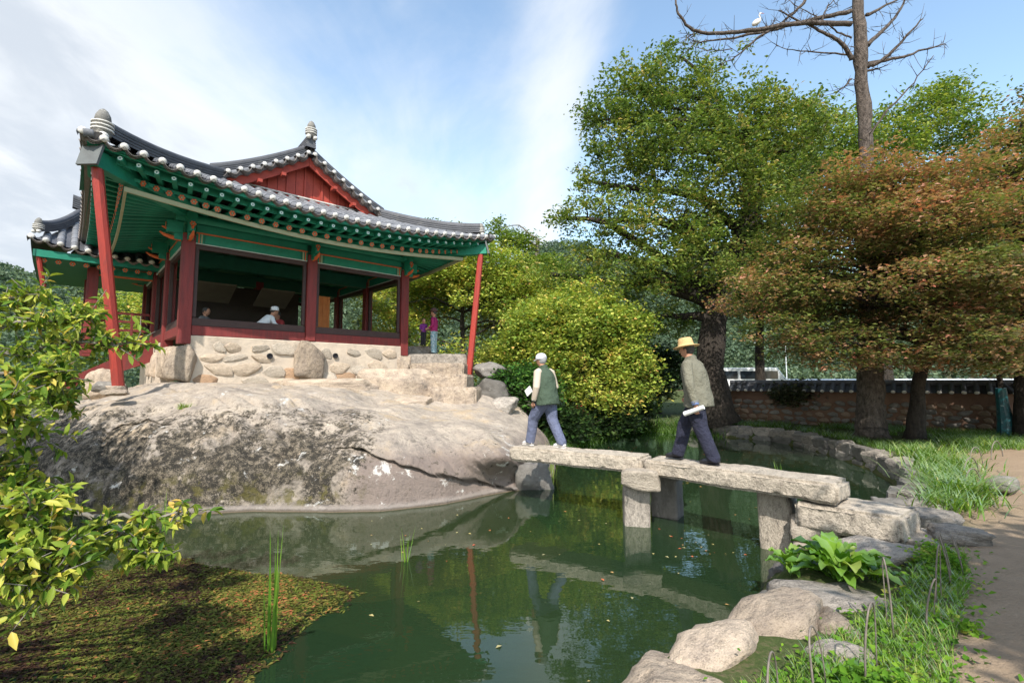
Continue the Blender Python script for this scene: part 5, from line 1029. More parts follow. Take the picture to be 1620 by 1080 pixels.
bough = [[(-200, 520, 3.4), (-40, 520, 3.5), (60, 510, 3.6), (140, 500, 3.7)], [(-200, 560, 3.4), (0, 560, 3.5), (110, 545, 3.7), (215, 543, 3.8)], [(-200, 600, 3.2), (0, 590, 3.3), (90, 600, 3.5)], [(-200, 640, 2.9), (-60, 650, 3.0), (10, 665, 3.0), (50, 690, 3.0)],
         [(-200, 760, 2.7), (-50, 760, 2.8), (60, 800, 2.9), (150, 815, 3.0), (215, 820, 3.05), (300, 812, 3.1)], [(-200, 820, 2.6), (-40, 840, 2.7), (60, 860, 2.8), (140, 850, 2.9)], [(150, 815, 3.0), (215, 858, 3.0), (240, 880, 3.0)], [(-150, 720, 2.8), (-20, 740, 2.9), (50, 790, 2.9)],
         [(-200, 470, 3.6), (-20, 480, 3.7), (60, 468, 3.8)], [(-200, 850, 2.4), (-30, 880, 2.5), (60, 905, 2.6), (80, 920, 2.6)], [(-200, 620, 2.6), (-60, 630, 2.6), (10, 640, 2.7)], [(-60, 600, 3.6), (60, 630, 3.8), (105, 635, 4.0)], [(-200, 770, 2.6), (-40, 790, 2.6), (70, 830, 2.65)], [(-200, 830, 2.5), (-20, 850, 2.6), (110, 880, 2.7)], [(-200, 880, 2.3), (-60, 900, 2.4), (20, 925, 2.5)]]
for bi, bh in enumerate(bough):
    pp = [W3(*a) - FB for a in bh]
    if bh[0][0] < -100: pp = [np.array((.05, .3, 1.6 + .12 * (bi % 5)))] + pp
    P2 = []
    for a, b_ in zip(pp[:-1], pp[1:]):
        for k in range(6): P2.append(a + (b_ - a) * k / 6 + rg.normal(0, .012, 3))
    P2.append(pp[-1]); nn = len(P2); m.tube([tuple(q_) for q_ in P2], [.022 * (1 - .8 * i / nn) + .003 for i in range(nn)], 6)
    ns = 64 if bi not in (4, 6) else 40
    for k in range(ns):   # side shoots with whorls of leaves
        t_ = rg.uniform(.25, 1) ** .8; i = min(nn - 1, int(t_ * nn)); a = P2[i]
        if bi == 4 and .52 < t_ < .78 and rg.uniform() < .75: continue
        d_ = rg.normal(0, 1, 3) * np.array([1, 1, .7]) + np.array([.5, .2, .25]); d_ /= np.linalg.norm(d_); Ls = rg.uniform(.05, .22) * (1.1 - .4 * (bi in (4, 6)))
        b_ = a + d_ * Ls; m.tube([tuple(a), tuple((a + b_) / 2 + rg.normal(0, .01, 3)), tuple(b_)], [.005, .004, .002], 4)
        for j in range(int(rg.integers(6, 11))):
            f_ = rg.uniform(.35, 1); c = a + (b_ - a) * f_; dl = d_ * .35 + rg.normal(0, .75, 3) + np.array([0, 0, -.35 if bi in (4, 5, 6, 9) else -.1]); dl /= np.linalg.norm(dl); LC.append(c); LD.append(dl)
ob('branches', m.mesh('branches', m_barkg, True), ft)
LC = np.array(LC); LD = np.array(LD); n = len(LC); U = np.column_stack([rg.normal(0, .5, n), rg.normal(-.25, .5, n), np.ones(n)]); U -= (U * LD).sum(1)[:, None] * LD; U /= np.linalg.norm(U, axis=1)[:, None]
V, F, at_ = leaf6(n, LC, LD, U, rg.uniform(.05, .098, n), .50 + rg.normal(0, .24, n)); tag(ob('leaves', fastmesh('leaves', V, F, GF, at_), ft), kind='stuff')
# its high crown, left of the frame, which shades the water weed and the left flank of the rock
bl = [(-9.6, 5.0, 4.6, 1.2, 1.4, 1.0), (-8.6, 4.3, 5.0, 1.3, 1.2, 1.0), (-10.6, 6.2, 4.4, 1.4, 1.4, 1.1), (-8.0, 3.2, 5.3, 1.1, 1.2, .9)]
C, v, cc = clumps(bl, 13000, rg, .5, 26, .6); V, F, at_ = leaf_cloud(C - FB, .2, rg, .6, .3, v); tag(ob('crown', fastmesh('crown', V, F, GF, at_), ft), kind='stuff')
# the tree behind the photographer that shades the right hand path
tree('shade_tree', 'tree behind the photographer whose crown shades the near path', 'tree', (5.2, -3.0, .5), [(0, 0, 0), (0, 0, 3), (0, 0, 6)], [(4.6, -1.6, 6.4, 2.0, 1.5, 1.0), (6.6, -1.2, 6.4, 1.8, 1.6, 1.0), (5.4, -3.2, 7.2, 2.4, 1.6, 1.2), (8.4, -.6, 6.4, 1.8, 1.5, 1.0), (4.4, -.4, 5.2, 1.0, .8, .5)], 14000, .25, G1, m_bark, .25, 95, .6)
# ---------------------------------------------------------------- people
m_skin = pm('skin', (.50, .26, .17), (.42, .21, .13), 12, .55); m_hair = pm('grey_black_hair', (.03, .028, .026), (.06, .055, .05), 30, .7)
def fuse(o, vox=.014, sm=6):
    r_ = o.modifiers.new('remesh', 'REMESH'); r_.mode = 'VOXEL'; r_.voxel_size = vox; r_.use_smooth_shade = True
    s_ = o.modifiers.new('smooth', 'SMOOTH'); s_.iterations = sm; s_.factor = .5
    return o
def cloth(name, mat, par, build, vox=.014, sm=5):
    m = MB(); build(m); return fuse(ob(name, m.mesh(name, mat, True), par), vox, sm)
def hand(m, w_, d_, pl_, s=1.0, curl=.8):
    """w_ wrist, d_ direction of the fingers, pl_ palm normal"""
    w_ = Vector(w_); d_ = Vector(d_).normalized(); n_ = Vector(pl_).normalized(); sd = d_.cross(n_).normalized(); n_ = sd.cross(d_).normalized()
    m.tube([w_, w_ + d_ * .045 * s, w_ + d_ * .09 * s], [.026 * s, .036 * s, .034 * s], 8, sq=.5, side=n_)
    for k in range(4):
        o_ = sd * (k - 1.5) * .019 * s; ln = (.062, .074, .07, .055)[k] * s; a = w_ + d_ * .085 * s + o_
        m.tube([a, a + d_ * ln * .45 + n_ * ln * .12, a + d_ * ln * .6 + n_ * ln * .5 * curl, a + d_ * ln * .45 + n_ * ln * .85 * curl], [.0095 * s, .009 * s, .0085 * s, .007 * s], 6)
    a = w_ + d_ * .03 * s + sd * .03 * s; m.tube([a, a + d_ * .03 * s + sd * .02 * s + n_ * .01, a + d_ * .055 * s + sd * .018 * s + n_ * .03 * s], [.012 * s, .011 * s, .008 * s], 6)
def head(m, c, s=1.0, yaw=0, pitch=0):
    c = Vector(c); r_ = Matrix.Rotation(yaw, 3, 'Z') @ Matrix.Rotation(pitch, 3, 'Y'); f = lambda v: c + r_ @ (Vector(v) * s)
    m.ell(c, (.098 * s, .076 * s, .118 * s), 16, 12, r_); m.ell(f((.022, 0, -.055)), (.066 * s, .055 * s, .062 * s), 12, 8, r_)
    m.tube([f((.085, 0, .012)), f((.112, 0, -.018)), f((.098, 0, -.03))], [.010 * s, .015 * s, .011 * s], 6)
    for k in (-1, 1): m.ell(f((-.008, .078 * k, -.01)), (.018 * s, .009 * s, .03 * s), 8, 6, r_); m.ell(f((.082, .03 * k, .012)), (.012 * s, .014 * s, .009 * s), 6, 5, r_)
    m.ell(f((.085, 0, -.062)), (.012 * s, .024 * s, .008 * s), 8, 5, r_)
    return f
def person(label, loc, rz, parts, group=None):
    p_ = empty('person', label, 'person', loc, rz, group); return p_
# man in the straw hat, mid-stride, seen from behind his left side (x forward, y left)
def walker(label, loc, rz, s, jacket, sleeve, trouser, shoe, hatkind, cuff, paper):
    e = person(label, loc, rz, None); e.scale = (s, s, s)
    hip = Vector((-.01, 0, .90)); ch = Vector((.05, 0, 1.28)); nk = Vector((.085, 0, 1.46)); hd = Vector((.125, .0, 1.60))
    fa, ba = Vector((.35, .09, .09)), Vector((-.30, -.09, .10)); fk, bk = Vector((.24, .10, .50)), Vector((-.06, -.10, .50))
    if hatkind == 'straw': fa, ba, fk, bk = Vector((.36, -.09, .09)), Vector((-.26, .09, .09)), Vector((.24, -.10, .50)), Vector((-.10, .10, .49))
    lh = Vector((-.12, .27, .82)) if hatkind == 'straw' else Vector((.06, .26, .84)); le = Vector((-.05, .29, 1.09)) if hatkind == 'straw' else Vector((-.03, .28, 1.09))
    rh, re_ = Vector((.22, -.26, .92)), Vector((.02, -.28, 1.10))
    m = MB(); f = head(m, hd, 1.0, R(8), R(8)); m.tube([nk - Vector((.02, 0, .08)), nk, hd - Vector((.02, 0, .06))], [.07, .056, .052], 10)
    m.tube([hip, ch, nk], [.13, .14, .06], 12, sq=.8)
    for a, k_, b_ in ((fa, fk, hip + Vector((0, .09 if fa.y > 0 else -.09, 0))), (ba, bk, hip + Vector((0, .09 if ba.y > 0 else -.09, 0)))): m.tube([b_, k_, a], [.075, .05, .035], 8)
    for sh, el, wr in ((Vector((.05, .18, 1.38)), le, lh), (Vector((.05, -.18, 1.38)), re_, rh)):
        m.tube([sh, el, wr], [.045, .036, .026], 8); hand(m, wr, (wr - el).normalized() + Vector((.25, 0, 0)), (0, -1 if wr.y > 0 else 1, 0), 1.05)
    fuse(ob('body', m.mesh('body', m_skin, True), e), .0085, 2)
    def jk(m):
        m.tube([(-.045, 0, .80), (-.04, 0, .95), (-.01, 0, 1.12), (.03, 0, 1.28), (.06, 0, 1.40), (.075, 0, 1.46)], [.215, .205, .19, .205, .17, .085], 16, sq=.68, side=(1, 0, 0))
    # torso shell (open at the hem) and sleeves
    V = []; m = MB(); prof = [(.775, -.035, .17, .232), (.78, -.04, .20, .25), (.90, -.035, .19, .238), (1.02, -.015, .178, .222), (1.15, .005, .175, .22), (1.27, .025, .17, .222), (1.36, .045, .14, .205), (1.41, .055, .115, .165), (1.45, .065, .085, .095), (1.475, .07, .07, .075)]; sg = 28
    for (z, cx_, rx_, ry_) in prof:
        for k in range(sg):
            w_ = 2 * math.pi * k / sg; wr_ = 1 + .035 * math.sin(3 * w_ + z * 9) * (1.45 - z) + .012 * math.sin(7 * w_ + z * 23); V.append((cx_ + rx_ * math.cos(w_) * wr_, ry_ * math.sin(w_) * wr_, z + .012 * math.cos(w_ * 2)))
    F = [(i * sg + k, i * sg + (k + 1) % sg, (i + 1) * sg + (k + 1) % sg, (i + 1) * sg + k) for i in range(len(prof) - 1) for k in range(sg)] + [tuple(range(sg - 1, -1, -1)), tuple((len(prof) - 1) * sg + k for k in range(sg))]
    m.add(V, F); m.tube([(.06, 0, 1.455), (.075, 0, 1.50)], [.085, .078], 14)
    jo = fuse(ob('jacket', m.mesh('jacket', jacket, True), e), .011, 3)
    for sh, el, wr in ((Vector((.04, .175, 1.37)), le, lh), (Vector((.04, -.175, 1.37)), re_, rh)):
        m = MB(); w2 = wr + (el - wr) * .06; m.tube([sh + Vector((0, -.05 * (1 if sh.y > 0 else -1), .02)), sh, sh + (el - sh) * .5, el, el + (w2 - el) * .5 + Vector((0, 0, .006)), w2], [.07, .078, .07, .064, .058, .052], 12)
        so = fuse(ob('sleeve', m.mesh('sleeve', sleeve, True), e), .010, 2)
        m = MB(); m.tube([w2 + (wr - el).normalized() * -.03, w2 + (wr - el).normalized() * .022], [.053, .046], 12); ob('cuff', m.mesh('cuff', cuff, True), so)
    def tr(m):
        m.tube([(-.02, 0, .78), (-.02, 0, .98)], [.155, .15], 14, sq=.78, side=(1, 0, 0))
        for a, k_, sd in ((fa, fk, 1 if fa.y > 0 else -1), (ba, bk, 1 if ba.y > 0 else -1)):
            h_ = Vector((-.01, .085 * sd, .86)); a2 = a + Vector((0, 0, -.035)); m.tube([h_, h_ + (k_ - h_) * .5, k_, k_ + (a2 - k_) * .5 + Vector((-.012, 0, 0)), a2 + Vector((-.01, 0, .03)), a2], [.135, .122, .104, .094, .09, .093], 12)
    cloth('trousers', trouser, e, tr, .013, 3)
    for a, lift in ((fa, 0), (ba, 0)):
        m = MB(); z = .035; toe = 1; m.tube([(a.x - .085, a.y, z + .01), (a.x - .05, a.y, z + .022), (a.x + .04, a.y, z + .02), (a.x + .13, a.y, z + .002), (a.x + .185, a.y, z - .005)], [.036, .054, .056, .052, .03], 12, sq=.75, side=(0, 0, 1))
        ob('shoe', m.mesh('shoe', shoe, True), e); 
        m = MB(); m.box((a.x + .045, a.y, .008), (.26, .085, .016)); ob('shoe_sole', m.mesh('shoe_sole', shoe if hatkind != 'straw' else m_black, bevel=.006), e)
    rm = Matrix.Rotation(R(8), 3, 'Z') @ Matrix.Rotation(R(6), 3, 'Y'); F_ = lambda v: tuple(hd + rm @ Vector(v))
    m = MB(); m.ell(hd + Vector((-.022, 0, .018)), (.095, .084, .108), 14, 10); ho = ob('hair', m.mesh('hair', m_hair if hatkind == 'straw' else pm('grey_hair', (.35, .35, .36), (.2, .2, .2), 30, .8), True), e)
    if hatkind == 'straw':
        ms = pm('straw', (.62, .42, .19), (.50, .33, .15), 20, .8, .4, aniso=(1, 1, 6)); m = MB(); m.lathe([(.185, .0), (.188, .008), (.14, .022), (.112, .03), (.106, .08), (.098, .125), (.082, .138), (.04, .128), (.01, .126)], (0, 0, 0), 24); h_ = ob('straw_hat', m.mesh('straw_hat', ms, True), e, F_((0, 0, .035)), (0, R(10), 0))
        m = MB(); m.lathe([(.110, .036), (.1085, .062)], seg=24); ob('hat_band', m.mesh('hat_band', pm('tan_band', (.42, .24, .10), (.38, .22, .1), 9, .8), True), h_)
    else:
        mc = pm('pale_cap_cloth', (.66, .66, .70), (.58, .58, .63), 12, .85); m = MB(); m.lathe([(.104, .0), (.106, .03), (.10, .07), (.078, .105), (.04, .122), (.004, .126)], (0, 0, 0), 20); h_ = ob('cap', m.mesh('cap', mc, True), e, F_((-.005, 0, .012)), (0, R(4), R(8)))
        m = MB(); m.grid(lambda a, r_: (math.cos(a) * (.098 + r_ * .075), math.sin(a) * (.098 + r_ * .02), .008 - .012 * r_ - .012 * math.sin(a) ** 2 * r_), np.linspace(-1.1, 1.1, 12), np.linspace(0, 1, 4)); ob('cap_peak', m.mesh('cap_peak', mc, True), h_)
    # rolled paper held in the hand
    h_ = lh + Vector((.01, 0, -.09)) if hatkind == 'straw' else Vector((.30, -.2, 1.02)); m = MB()
    if hatkind == 'straw': m.tube([h_ + Vector((.15, .02, -.045)), h_ + Vector((-.12, -.01, .06))], [.034, .03], 12)
    else: m.box((.26, .20, 1.02), (.16, .02, .13), Matrix.Rotation(R(35), 3, 'Y'))
    ob('paper', m.mesh('paper', pm('paper_%s' % hatkind, (.78, .78, .76), (.7, .7, .68), 6, .7)), e); return e
az = math.atan2(.725, -.689)
walker('elderly man in straw hat and grey-green jacket striding over the bridge with rolled paper', (2.67, 7.16, 1.0), az, 1.01, pm('khaki_jacket', (.185, .178, .135), (.14, .135, .10), 6, .85, 1.0, 7, bdist=.07), pm('khaki_sleeve', (.20, .19, .142), (.155, .148, .11), 6, .85, 1.0, 8, bdist=.07), pm('navy_trousers', (.024, .026, .052), (.016, .018, .036), 6, .85, 1.0, 7, bdist=.08), pm('black_shoe', (.02, .022, .03), (.015, .015, .02), 6, .3), 'straw', pm('blue_cuff', (.18, .25, .45), (.15, .2, .4), 6, .8), 1)
az = math.atan2(.75, -.66)
walker('elderly man in white cap and green-backed jacket stepping onto the rock end of the bridge', (.60, 8.72, 1.012), az, .945, pm('grey_green_jacket', (.06, .09, .06), (.045, .07, .045), 6, .85, 1.0, 7, bdist=.06), pm('beige_sleeve', (.50, .42, .34), (.44, .37, .29), 6, .85, .3, 9), pm('faded_blue_trousers', (.14, .16, .25), (.10, .115, .185), 6, .85, 1.0, 7, bdist=.08), pm('white_shoe', (.75, .73, .70), (.65, .62, .6), 6, .6), 'cap', pm('dark_green_cuff', (.01, .035, .03), (.01, .03, .025), 6, .8), 1)
# woman and child at the head of the steps
def simple_figure(label, loc, rz, H, top, legs, hat=None, child=False, arms=((.16, .22, .98), (.16, -.22, .98))):
    e = person(label, loc, rz, None); e.scale = (H / 1.7,) * 3; m = MB(); head(m, (.03, 0, 1.58), 1.08 if not child else 1.45, 0, R(14)); m.tube([(0, 0, 1.40), (.02, 0, 1.52)], [.05, .05], 8); m.tube([(0, 0, .9), (0, 0, 1.3)], [.12, .12], 10)
    for k in (-1, 1): m.tube([(0, .085 * k, .9), (.0, .085 * k, .08)], [.07, .04], 8); m.tube([(0, .18 * k, 1.36), (-.03, .23 * k, 1.1), arms[0 if k > 0 else 1]], [.045, .036, .026], 8); a = Vector(arms[0 if k > 0 else 1]); hand(m, a, (1, 0, -.2), (0, -k, 0))
    fuse(ob('body', m.mesh('body', m_skin, True), e), .011, 2)
    def up(m):
        m.tube([(0, 0, .88), (0, 0, 1.1), (0, 0, 1.3), (0, 0, 1.42)], [.19, .18, .19, .09], 14, sq=.72, side=(1, 0, 0))
        for k in (-1, 1): a = Vector(arms[0 if k > 0 else 1]); el = Vector((-.03, .23 * k, 1.1)); m.tube([(0, .13 * k, 1.38), (0, .19 * k, 1.33), el, el + (a - el) * .85], [.06, .066, .058, .046], 10)
    cloth('blouse' if not child else 'jacket', top, e, up)
    def lg(m):
        m.tube([(0, 0, .84), (0, 0, .95)], [.165, .165], 12, sq=.8, side=(1, 0, 0))
        for k in (-1, 1): m.tube([(0, .085 * k, .88), (.01, .09 * k, .5), (0, .09 * k, .08)], [.11, .095, .082], 10)
    cloth('trousers', legs, e, lg)
    for k in (-1, 1): m = MB(); m.tube([(-.08, .09 * k, .04), (.02, .09 * k, .045), (.15, .09 * k, .03)], [.03, .045, .03], 8, sq=.8); ob('shoe', m.mesh('shoe', m_black, True), e)
    m = MB(); m.ell((.0, 0, 1.61), (.10, .09, .115), 12, 8) if not child else m.ell((-.01, 0, 1.63), (.145, .125, .15), 12, 8); ob('hair', m.mesh('hair', m_hair, True), e)
    if hat: m = MB(); m.lathe([(.17, -.01), (.172, 0), (.115, .025), (.11, .09), (.07, .12), (.01, .125)], (.02, 0, 1.655), 18); ob('sun_hat', m.mesh('sun_hat', hat, True), e)
    return e
m_print = pm('teal_flower_print', (.04, .22, .28), (.25, .42, .45), 45, .8, c3=(.6, .6, .65), c3s=30, c3t=(.5, .56))
simple_figure('woman in magenta blouse, brown hat and teal patterned trousers at the top of the steps', (-2.72, 17.05, 3.06), R(170), 1.58, pm('magenta_cloth', (.36, .02, .13), (.28, .015, .10), 6, .8, .2), m_print, pm('brown_hat_cloth', (.14, .07, .06), (.1, .05, .05), 9, .9))
simple_figure('small child in purple jacket standing close to the woman in magenta', (-3.08, 17.0, 3.06 + .32), R(-60), .92, pm('purple_cloth', (.22, .03, .20), (.15, .03, .22), 12, .8), m_black, None, True)
# seated visitors inside the pavilion
def sitter(label, a, b_, rz, top, hair, cap=None, lean=.35):
    w_ = pav.matrix_world if False else Matrix.Translation((-8.06, 12, 0)) @ Matrix.Rotation(PA, 4, 'Z'); L3 = w_ @ Vector((a, b_, 3.48)); e = person(label, L3, PA + rz, None)
    sh = Vector((lean * .75, 0, .50)); hd = Vector((lean * 1.05, 0, .68)); m = MB(); head(m, hd, 1.0, 0, R(30)); m.tube([sh, hd], [.055, .05], 8); m.tube([(0, 0, .12), sh], [.13, .12], 10)
    for k in (-1, 1): m.tube([(0, .1 * k, .1), (.38, .26 * k, .14), (.12, -.1 * k, .07)], [.09, .075, .05], 8); m.tube([sh + Vector((0, .17 * k, -.03)), (lean * .7 + .08, .24 * k, .28), (lean + .25, .1 * k, .22)], [.045, .036, .026], 8); hand(m, (lean + .25, .1 * k, .22), (1, 0, -.3), (0, 0, -1))
    fuse(ob('body', m.mesh('body', m_skin, True), e), .012, 2)
    def up(m):
        m.tube([(-.02, 0, .06), (0, 0, .2), sh * .7 + Vector((-.03, 0, .02)), sh, sh + Vector((.02, 0, .05))], [.2, .19, .19, .17, .09], 12, sq=.75)
        for k in (-1, 1): m.tube([sh + Vector((-.02, .1 * k, 0)), sh + Vector((0, .18 * k, -.04)), (lean * .7 + .08, .24 * k, .28), (lean + .2, .12 * k, .23)], [.07, .072, .06, .046], 10)
    cloth('shirt', top, e, up); cloth('trousers', m_black, e, lambda m: [m.tube([(0, .1 * k, .1), (.38, .26 * k, .13), (.12, -.1 * k, .08)], [.115, .095, .07], 10) for k in (-1, 1)])
    m = MB(); m.ell(hd + Vector((-.02, 0, .03)), (.1, .088, .105), 12, 8); ob('hair', m.mesh('hair', hair, True), e)
    if cap: m = MB(); m.lathe([(.13, -.02), (.11, .0), (.108, .05), (.09, .09), (.01, .11)], tuple(hd + Vector((0, 0, .05))), 18); ob('cap', m.mesh('cap', cap, True), e)
m_ws = pm('white_shirt', (.72, .75, .76), (.62, .65, .67), 6, .85)
sitter('seated visitor in white shirt and white cap bending forward inside the pavilion', 1.9, .75, 0, m_ws, m_hair, pm('white_cap', (.8, .8, .8), (.7, .7, .7), 8, .8), .38)
sitter('dark haired visitor sitting deep in the shade by the left bay of the pavilion', .75, 2.2, R(-40), pm('grey_shirt', (.2, .2, .2), (.15, .15, .15), 6, .85), m_hair, None, .12)
sitter('visitor in red top sitting just left of the middle column inside the pavilion', 2.75, 1.6, R(200), pm('red_shirt', (.4, .05, .05), (.3, .04, .04), 6, .85), m_hair, None, .15)
# ---------------------------------------------------------------- grasses, reeds, herbs
def blades(C, H, lean, w_, rg, v, bend=.5, nseg=4):
    """arching strips; C roots (n,3), H lengths"""
    n = len(C); th = rg.uniform(0, 2 * np.pi, n); d = np.column_stack([np.cos(th), np.sin(th), np.zeros(n)]); sd = np.column_stack([-np.sin(th), np.cos(th), np.zeros(n)]); k = []
    for i in range(nseg + 1):
        t_ = i / nseg; p_ = C + d * (lean * H * (t_ * .5 + bend * t_ ** 2.2))[:, None] + np.array([0, 0, 1]) * (H * (t_ - lean * bend * .75 * t_ ** 2.5))[:, None]; ww = (w_ * (1 - t_ ** 1.6) * (.6 + .4 * min(1, t_ * 4)) + .0006)
        k += [p_ - sd * (ww * .5)[:, None] if hasattr(ww, '__len__') else p_ - sd * ww * .5, p_ + sd * (ww * .5)[:, None] if hasattr(ww, '__len__') else p_ + sd * ww * .5]
    m_ = 2 * (nseg + 1); V = np.stack(k, 1).reshape(-1, 3); i0 = np.arange(n)[:, None] * m_
    F = np.concatenate([i0 + [2 * i, 2 * i + 1, 2 * i + 3, 2 * i + 2] for i in range(nseg)], 0); return V, F, np.repeat(np.clip(v, 0, 1), m_)
GG = leafmat('grass_blades', [(0, (.05, .10, .015)), (.4, (.10, .22, .025)), (.75, (.22, .34, .045)), (1, (.42, .38, .14))], .4, .12)
GHB = leafmat('herb_leaves', [(0, (.04, .11, .012)), (.45, (.10, .23, .022)), (.8, (.20, .34, .035)), (1, (.38, .36, .09))], .38, .05)
rg = np.random.default_rng(44)
def inpoly(poly, n):
    P_ = np.array(poly); lo, hi = P_.min(0), P_.max(0); out = []
    while sum(map(len, out)) < n:
        q_ = rg.uniform(lo, hi, (n * 2, 2)); out.append(q_[poly_sd(q_, poly) > 0])
    return np.concatenate(out)[:n]
def on_ground(P_): return np.column_stack([P_, ground_z(P_)])
# herbs and grass on the near bank
NB = [(.75, 2.55), (1.6, 3.05), (2.3, 3.6), (3.2, 4.15), (3.9, 4.9), (4.5, 5.3), (4.4, 4.9), (3.7, 4.15), (2.95, 3.4), (2.3, 2.75), (1.7, 2.2), (.9, 2.0)]
P_ = inpoly(NB, 30000) + 0; P_ += rg.normal(0, .10, P_.shape); P_ = P_[poly_sd(P_, POND) < 0]; dn = vnoise(P_, 1.5, 3) + .35 * vnoise(P_, 6, 4) - .5 * smooth(poly_sd(P_, NB), .25, -.15); P_ = P_[(dn > -.12) | (rg.uniform(size=len(P_)) < .10)]; C = on_ground(P_); C[:, 2] += np.abs(rg.normal(0, .035, len(C))) * (1 + np.clip(vnoise(P_, 1.5, 3), 0, 1) * 3) + .005
V, F, at_ = leaf_cloud(C, .045, rg, .55, .5, .5 + .5 * vnoise(P_, 2, 8) + rg.normal(0, .15, len(P_)), asp=.6); tag(ob('bank_herbs', fastmesh('bank_herbs', V, F, GHB, at_)), 'low green weeds covering the near bank between stones and path', 'weeds', kind='stuff')
P_ = inpoly(NB, 5200); C = on_ground(P_); H = rg.uniform(.04, .16, len(C)); V, F, at_ = blades(C, H, .6, .006, rg, .55 + rg.normal(0, .2, len(C))); tag(ob('bank_grass', fastmesh('bank_grass', V, F, GG, at_)), 'short grass tufts among the weeds of the near bank', 'grass', kind='stuff')
# grass beyond the far edging and under the trees
FG = [(5.6, 7.0), (6.4, 7.6), (7.7, 8.9), (8.7, 10.4), (9.3, 12), (9.8, 14), (10.2, 16.2), (10, 18.4), (8.4, 20.2), (7.4, 21.6), (9.6, 21.6), (15, 15.6), (22, 14.2), (22, 12.2), (14, 12.0), (10.5, 11.4), (9.2, 10.0), (8.2, 8.9), (7.1, 7.8), (6.2, 6.9)]
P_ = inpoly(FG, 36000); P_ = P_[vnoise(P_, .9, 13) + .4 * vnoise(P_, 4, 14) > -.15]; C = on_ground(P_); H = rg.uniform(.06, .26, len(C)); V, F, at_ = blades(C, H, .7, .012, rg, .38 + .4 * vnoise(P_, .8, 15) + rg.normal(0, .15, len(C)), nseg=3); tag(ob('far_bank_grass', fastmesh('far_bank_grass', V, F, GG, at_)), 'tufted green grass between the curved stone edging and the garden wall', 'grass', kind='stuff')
SHL = [(1.1, 14.6), (1.5, 15.9), (2.3, 17.2), (3.2, 18.4), (4.0, 20.2), (4.8, 21.8), (6.8, 21.0), (8.2, 19.4)]
P_ = np.concatenate([np.array(a)[None] + (np.array(b_) - np.array(a))[None] * rg.uniform(0, 1, (1500, 1)) + rg.normal(0, .22, (1500, 2)) for a, b_ in zip(SHL[:-1], SHL[1:])]); C = on_ground(P_); C[:, 2] = np.maximum(C[:, 2], -.05); H = rg.uniform(.12, .5, len(C)); V, F, at_ = blades(C, H, .8, .022, rg, .25 + .3 * vnoise(P_, .8, 19) + rg.normal(0, .15, len(C)), nseg=3)
tag(ob('shore_grass', fastmesh('shore_grass', V, F, GG, at_)), 'dark overhanging grass along the far shore below the shrubs', 'grass', kind='stuff')
# bright arching sedge clumps at the bend of the edging
def clump(name, label, cat, c, n, h0, h1, w_, spread, lean, mat=None, dz=0, bias=.55, bend=.5):
    mat = mat or GG; r_ = rg.normal(0, spread, (n, 2)); C = np.column_stack([r_, np.zeros(n)]); H = rg.uniform(h0, h1, n); V, F, at_ = blades(C, H, lean, w_, rg, bias + rg.normal(0, .17, n), bend); return tag(ob(name, fastmesh(name, V, F, mat, at_), None, c), label, cat)
clump('sedge_clump', 'largest bright green arching sedge clump on the sunlit edge of the path', 'plant', (6.35, 7.15, .46), 420, .35, .62, .020, .20, .95)
clump('sedge_clump', 'bright sedge tuft nearer the camera at the foot of the large sedge clump', 'plant', (5.75, 6.65, .48), 260, .22, .42, .018, .18, .9)
clump('sedge_clump', 'green sedge clump just behind the large one where the edging bends', 'plant', (7.3, 8.3, .46), 300, .30, .55, .020, .22, .9)
clump('sedge_clump', 'sedge clump farther back on the bend under the first maple branches', 'plant', (8.3, 9.6, .46), 300, .30, .55, .022, .28, .9)
clump('sedge_clump', 'farthest sedge clump along the shaded grass by the edging', 'plant', (9.4, 11.3, .46), 260, .25, .5, .022, .3, .9)
clump('sedge_clump', 'shaded sedge clump near the dead pine foot', 'plant', (11.8, 12.6, .48), 260, .25, .5, .022, .35, .9)
# reeds in the water
def reed(label, c, n, h0, h1, w_=.014, spread=.02, lean=.16, bend=.35, bias=.5): return clump('water_reed', label, 'reed', (c[0], c[1], -.04), n, h0, h1, w_, spread, lean, bend=bend, bias=bias)
reed('tall green reed standing in the weed at the bottom left of the pond', (-1.93, 4.12), 13, .55, 1.02, .020, .022, .10, .2)
reed('thin curved reed tuft growing alone in the middle of the open water', (-1.28, 6.1), 12, .22, .55, .010, .03, .32)
reed('short reed behind the leafy bough near the rock', (-4.55, 6.3), 7, .35, .65, .014, .03, .14)
reed('pale reed shoot just left of the leaf tip near the rock foot', (-5.0, 7.2), 6, .4, .75, .014, .03, .12)
reed('fine green grass tuft rising behind the right bridge slab', (5.0, 7.55), 10, .2, .42, .012, .03, .2)
reed('small grass tuft in the far pond water left of the edging', (6.2, 11.6), 10, .2, .4, .012, .05, .3)
reed('yellow green reeds at the water between the walking man and the maple', (.75, 11.4), 70, .4, .95, .016, .14, .25, bias=.8)
clump('grass_tuft', 'tiny green tuft growing from a crack on the pale rock ledge', 'plant', (-3.85, 13.2, 1.72), 50, .08, .18, .012, .05, .6)
clump('grass_tuft', 'yellow-green weed in the dark crevice on the left of the rock', 'plant', (-6.45, 9.75, rock_z(-6.45, 9.75) - .02), 90, .08, .2, .014, .055, .7, bias=.8)
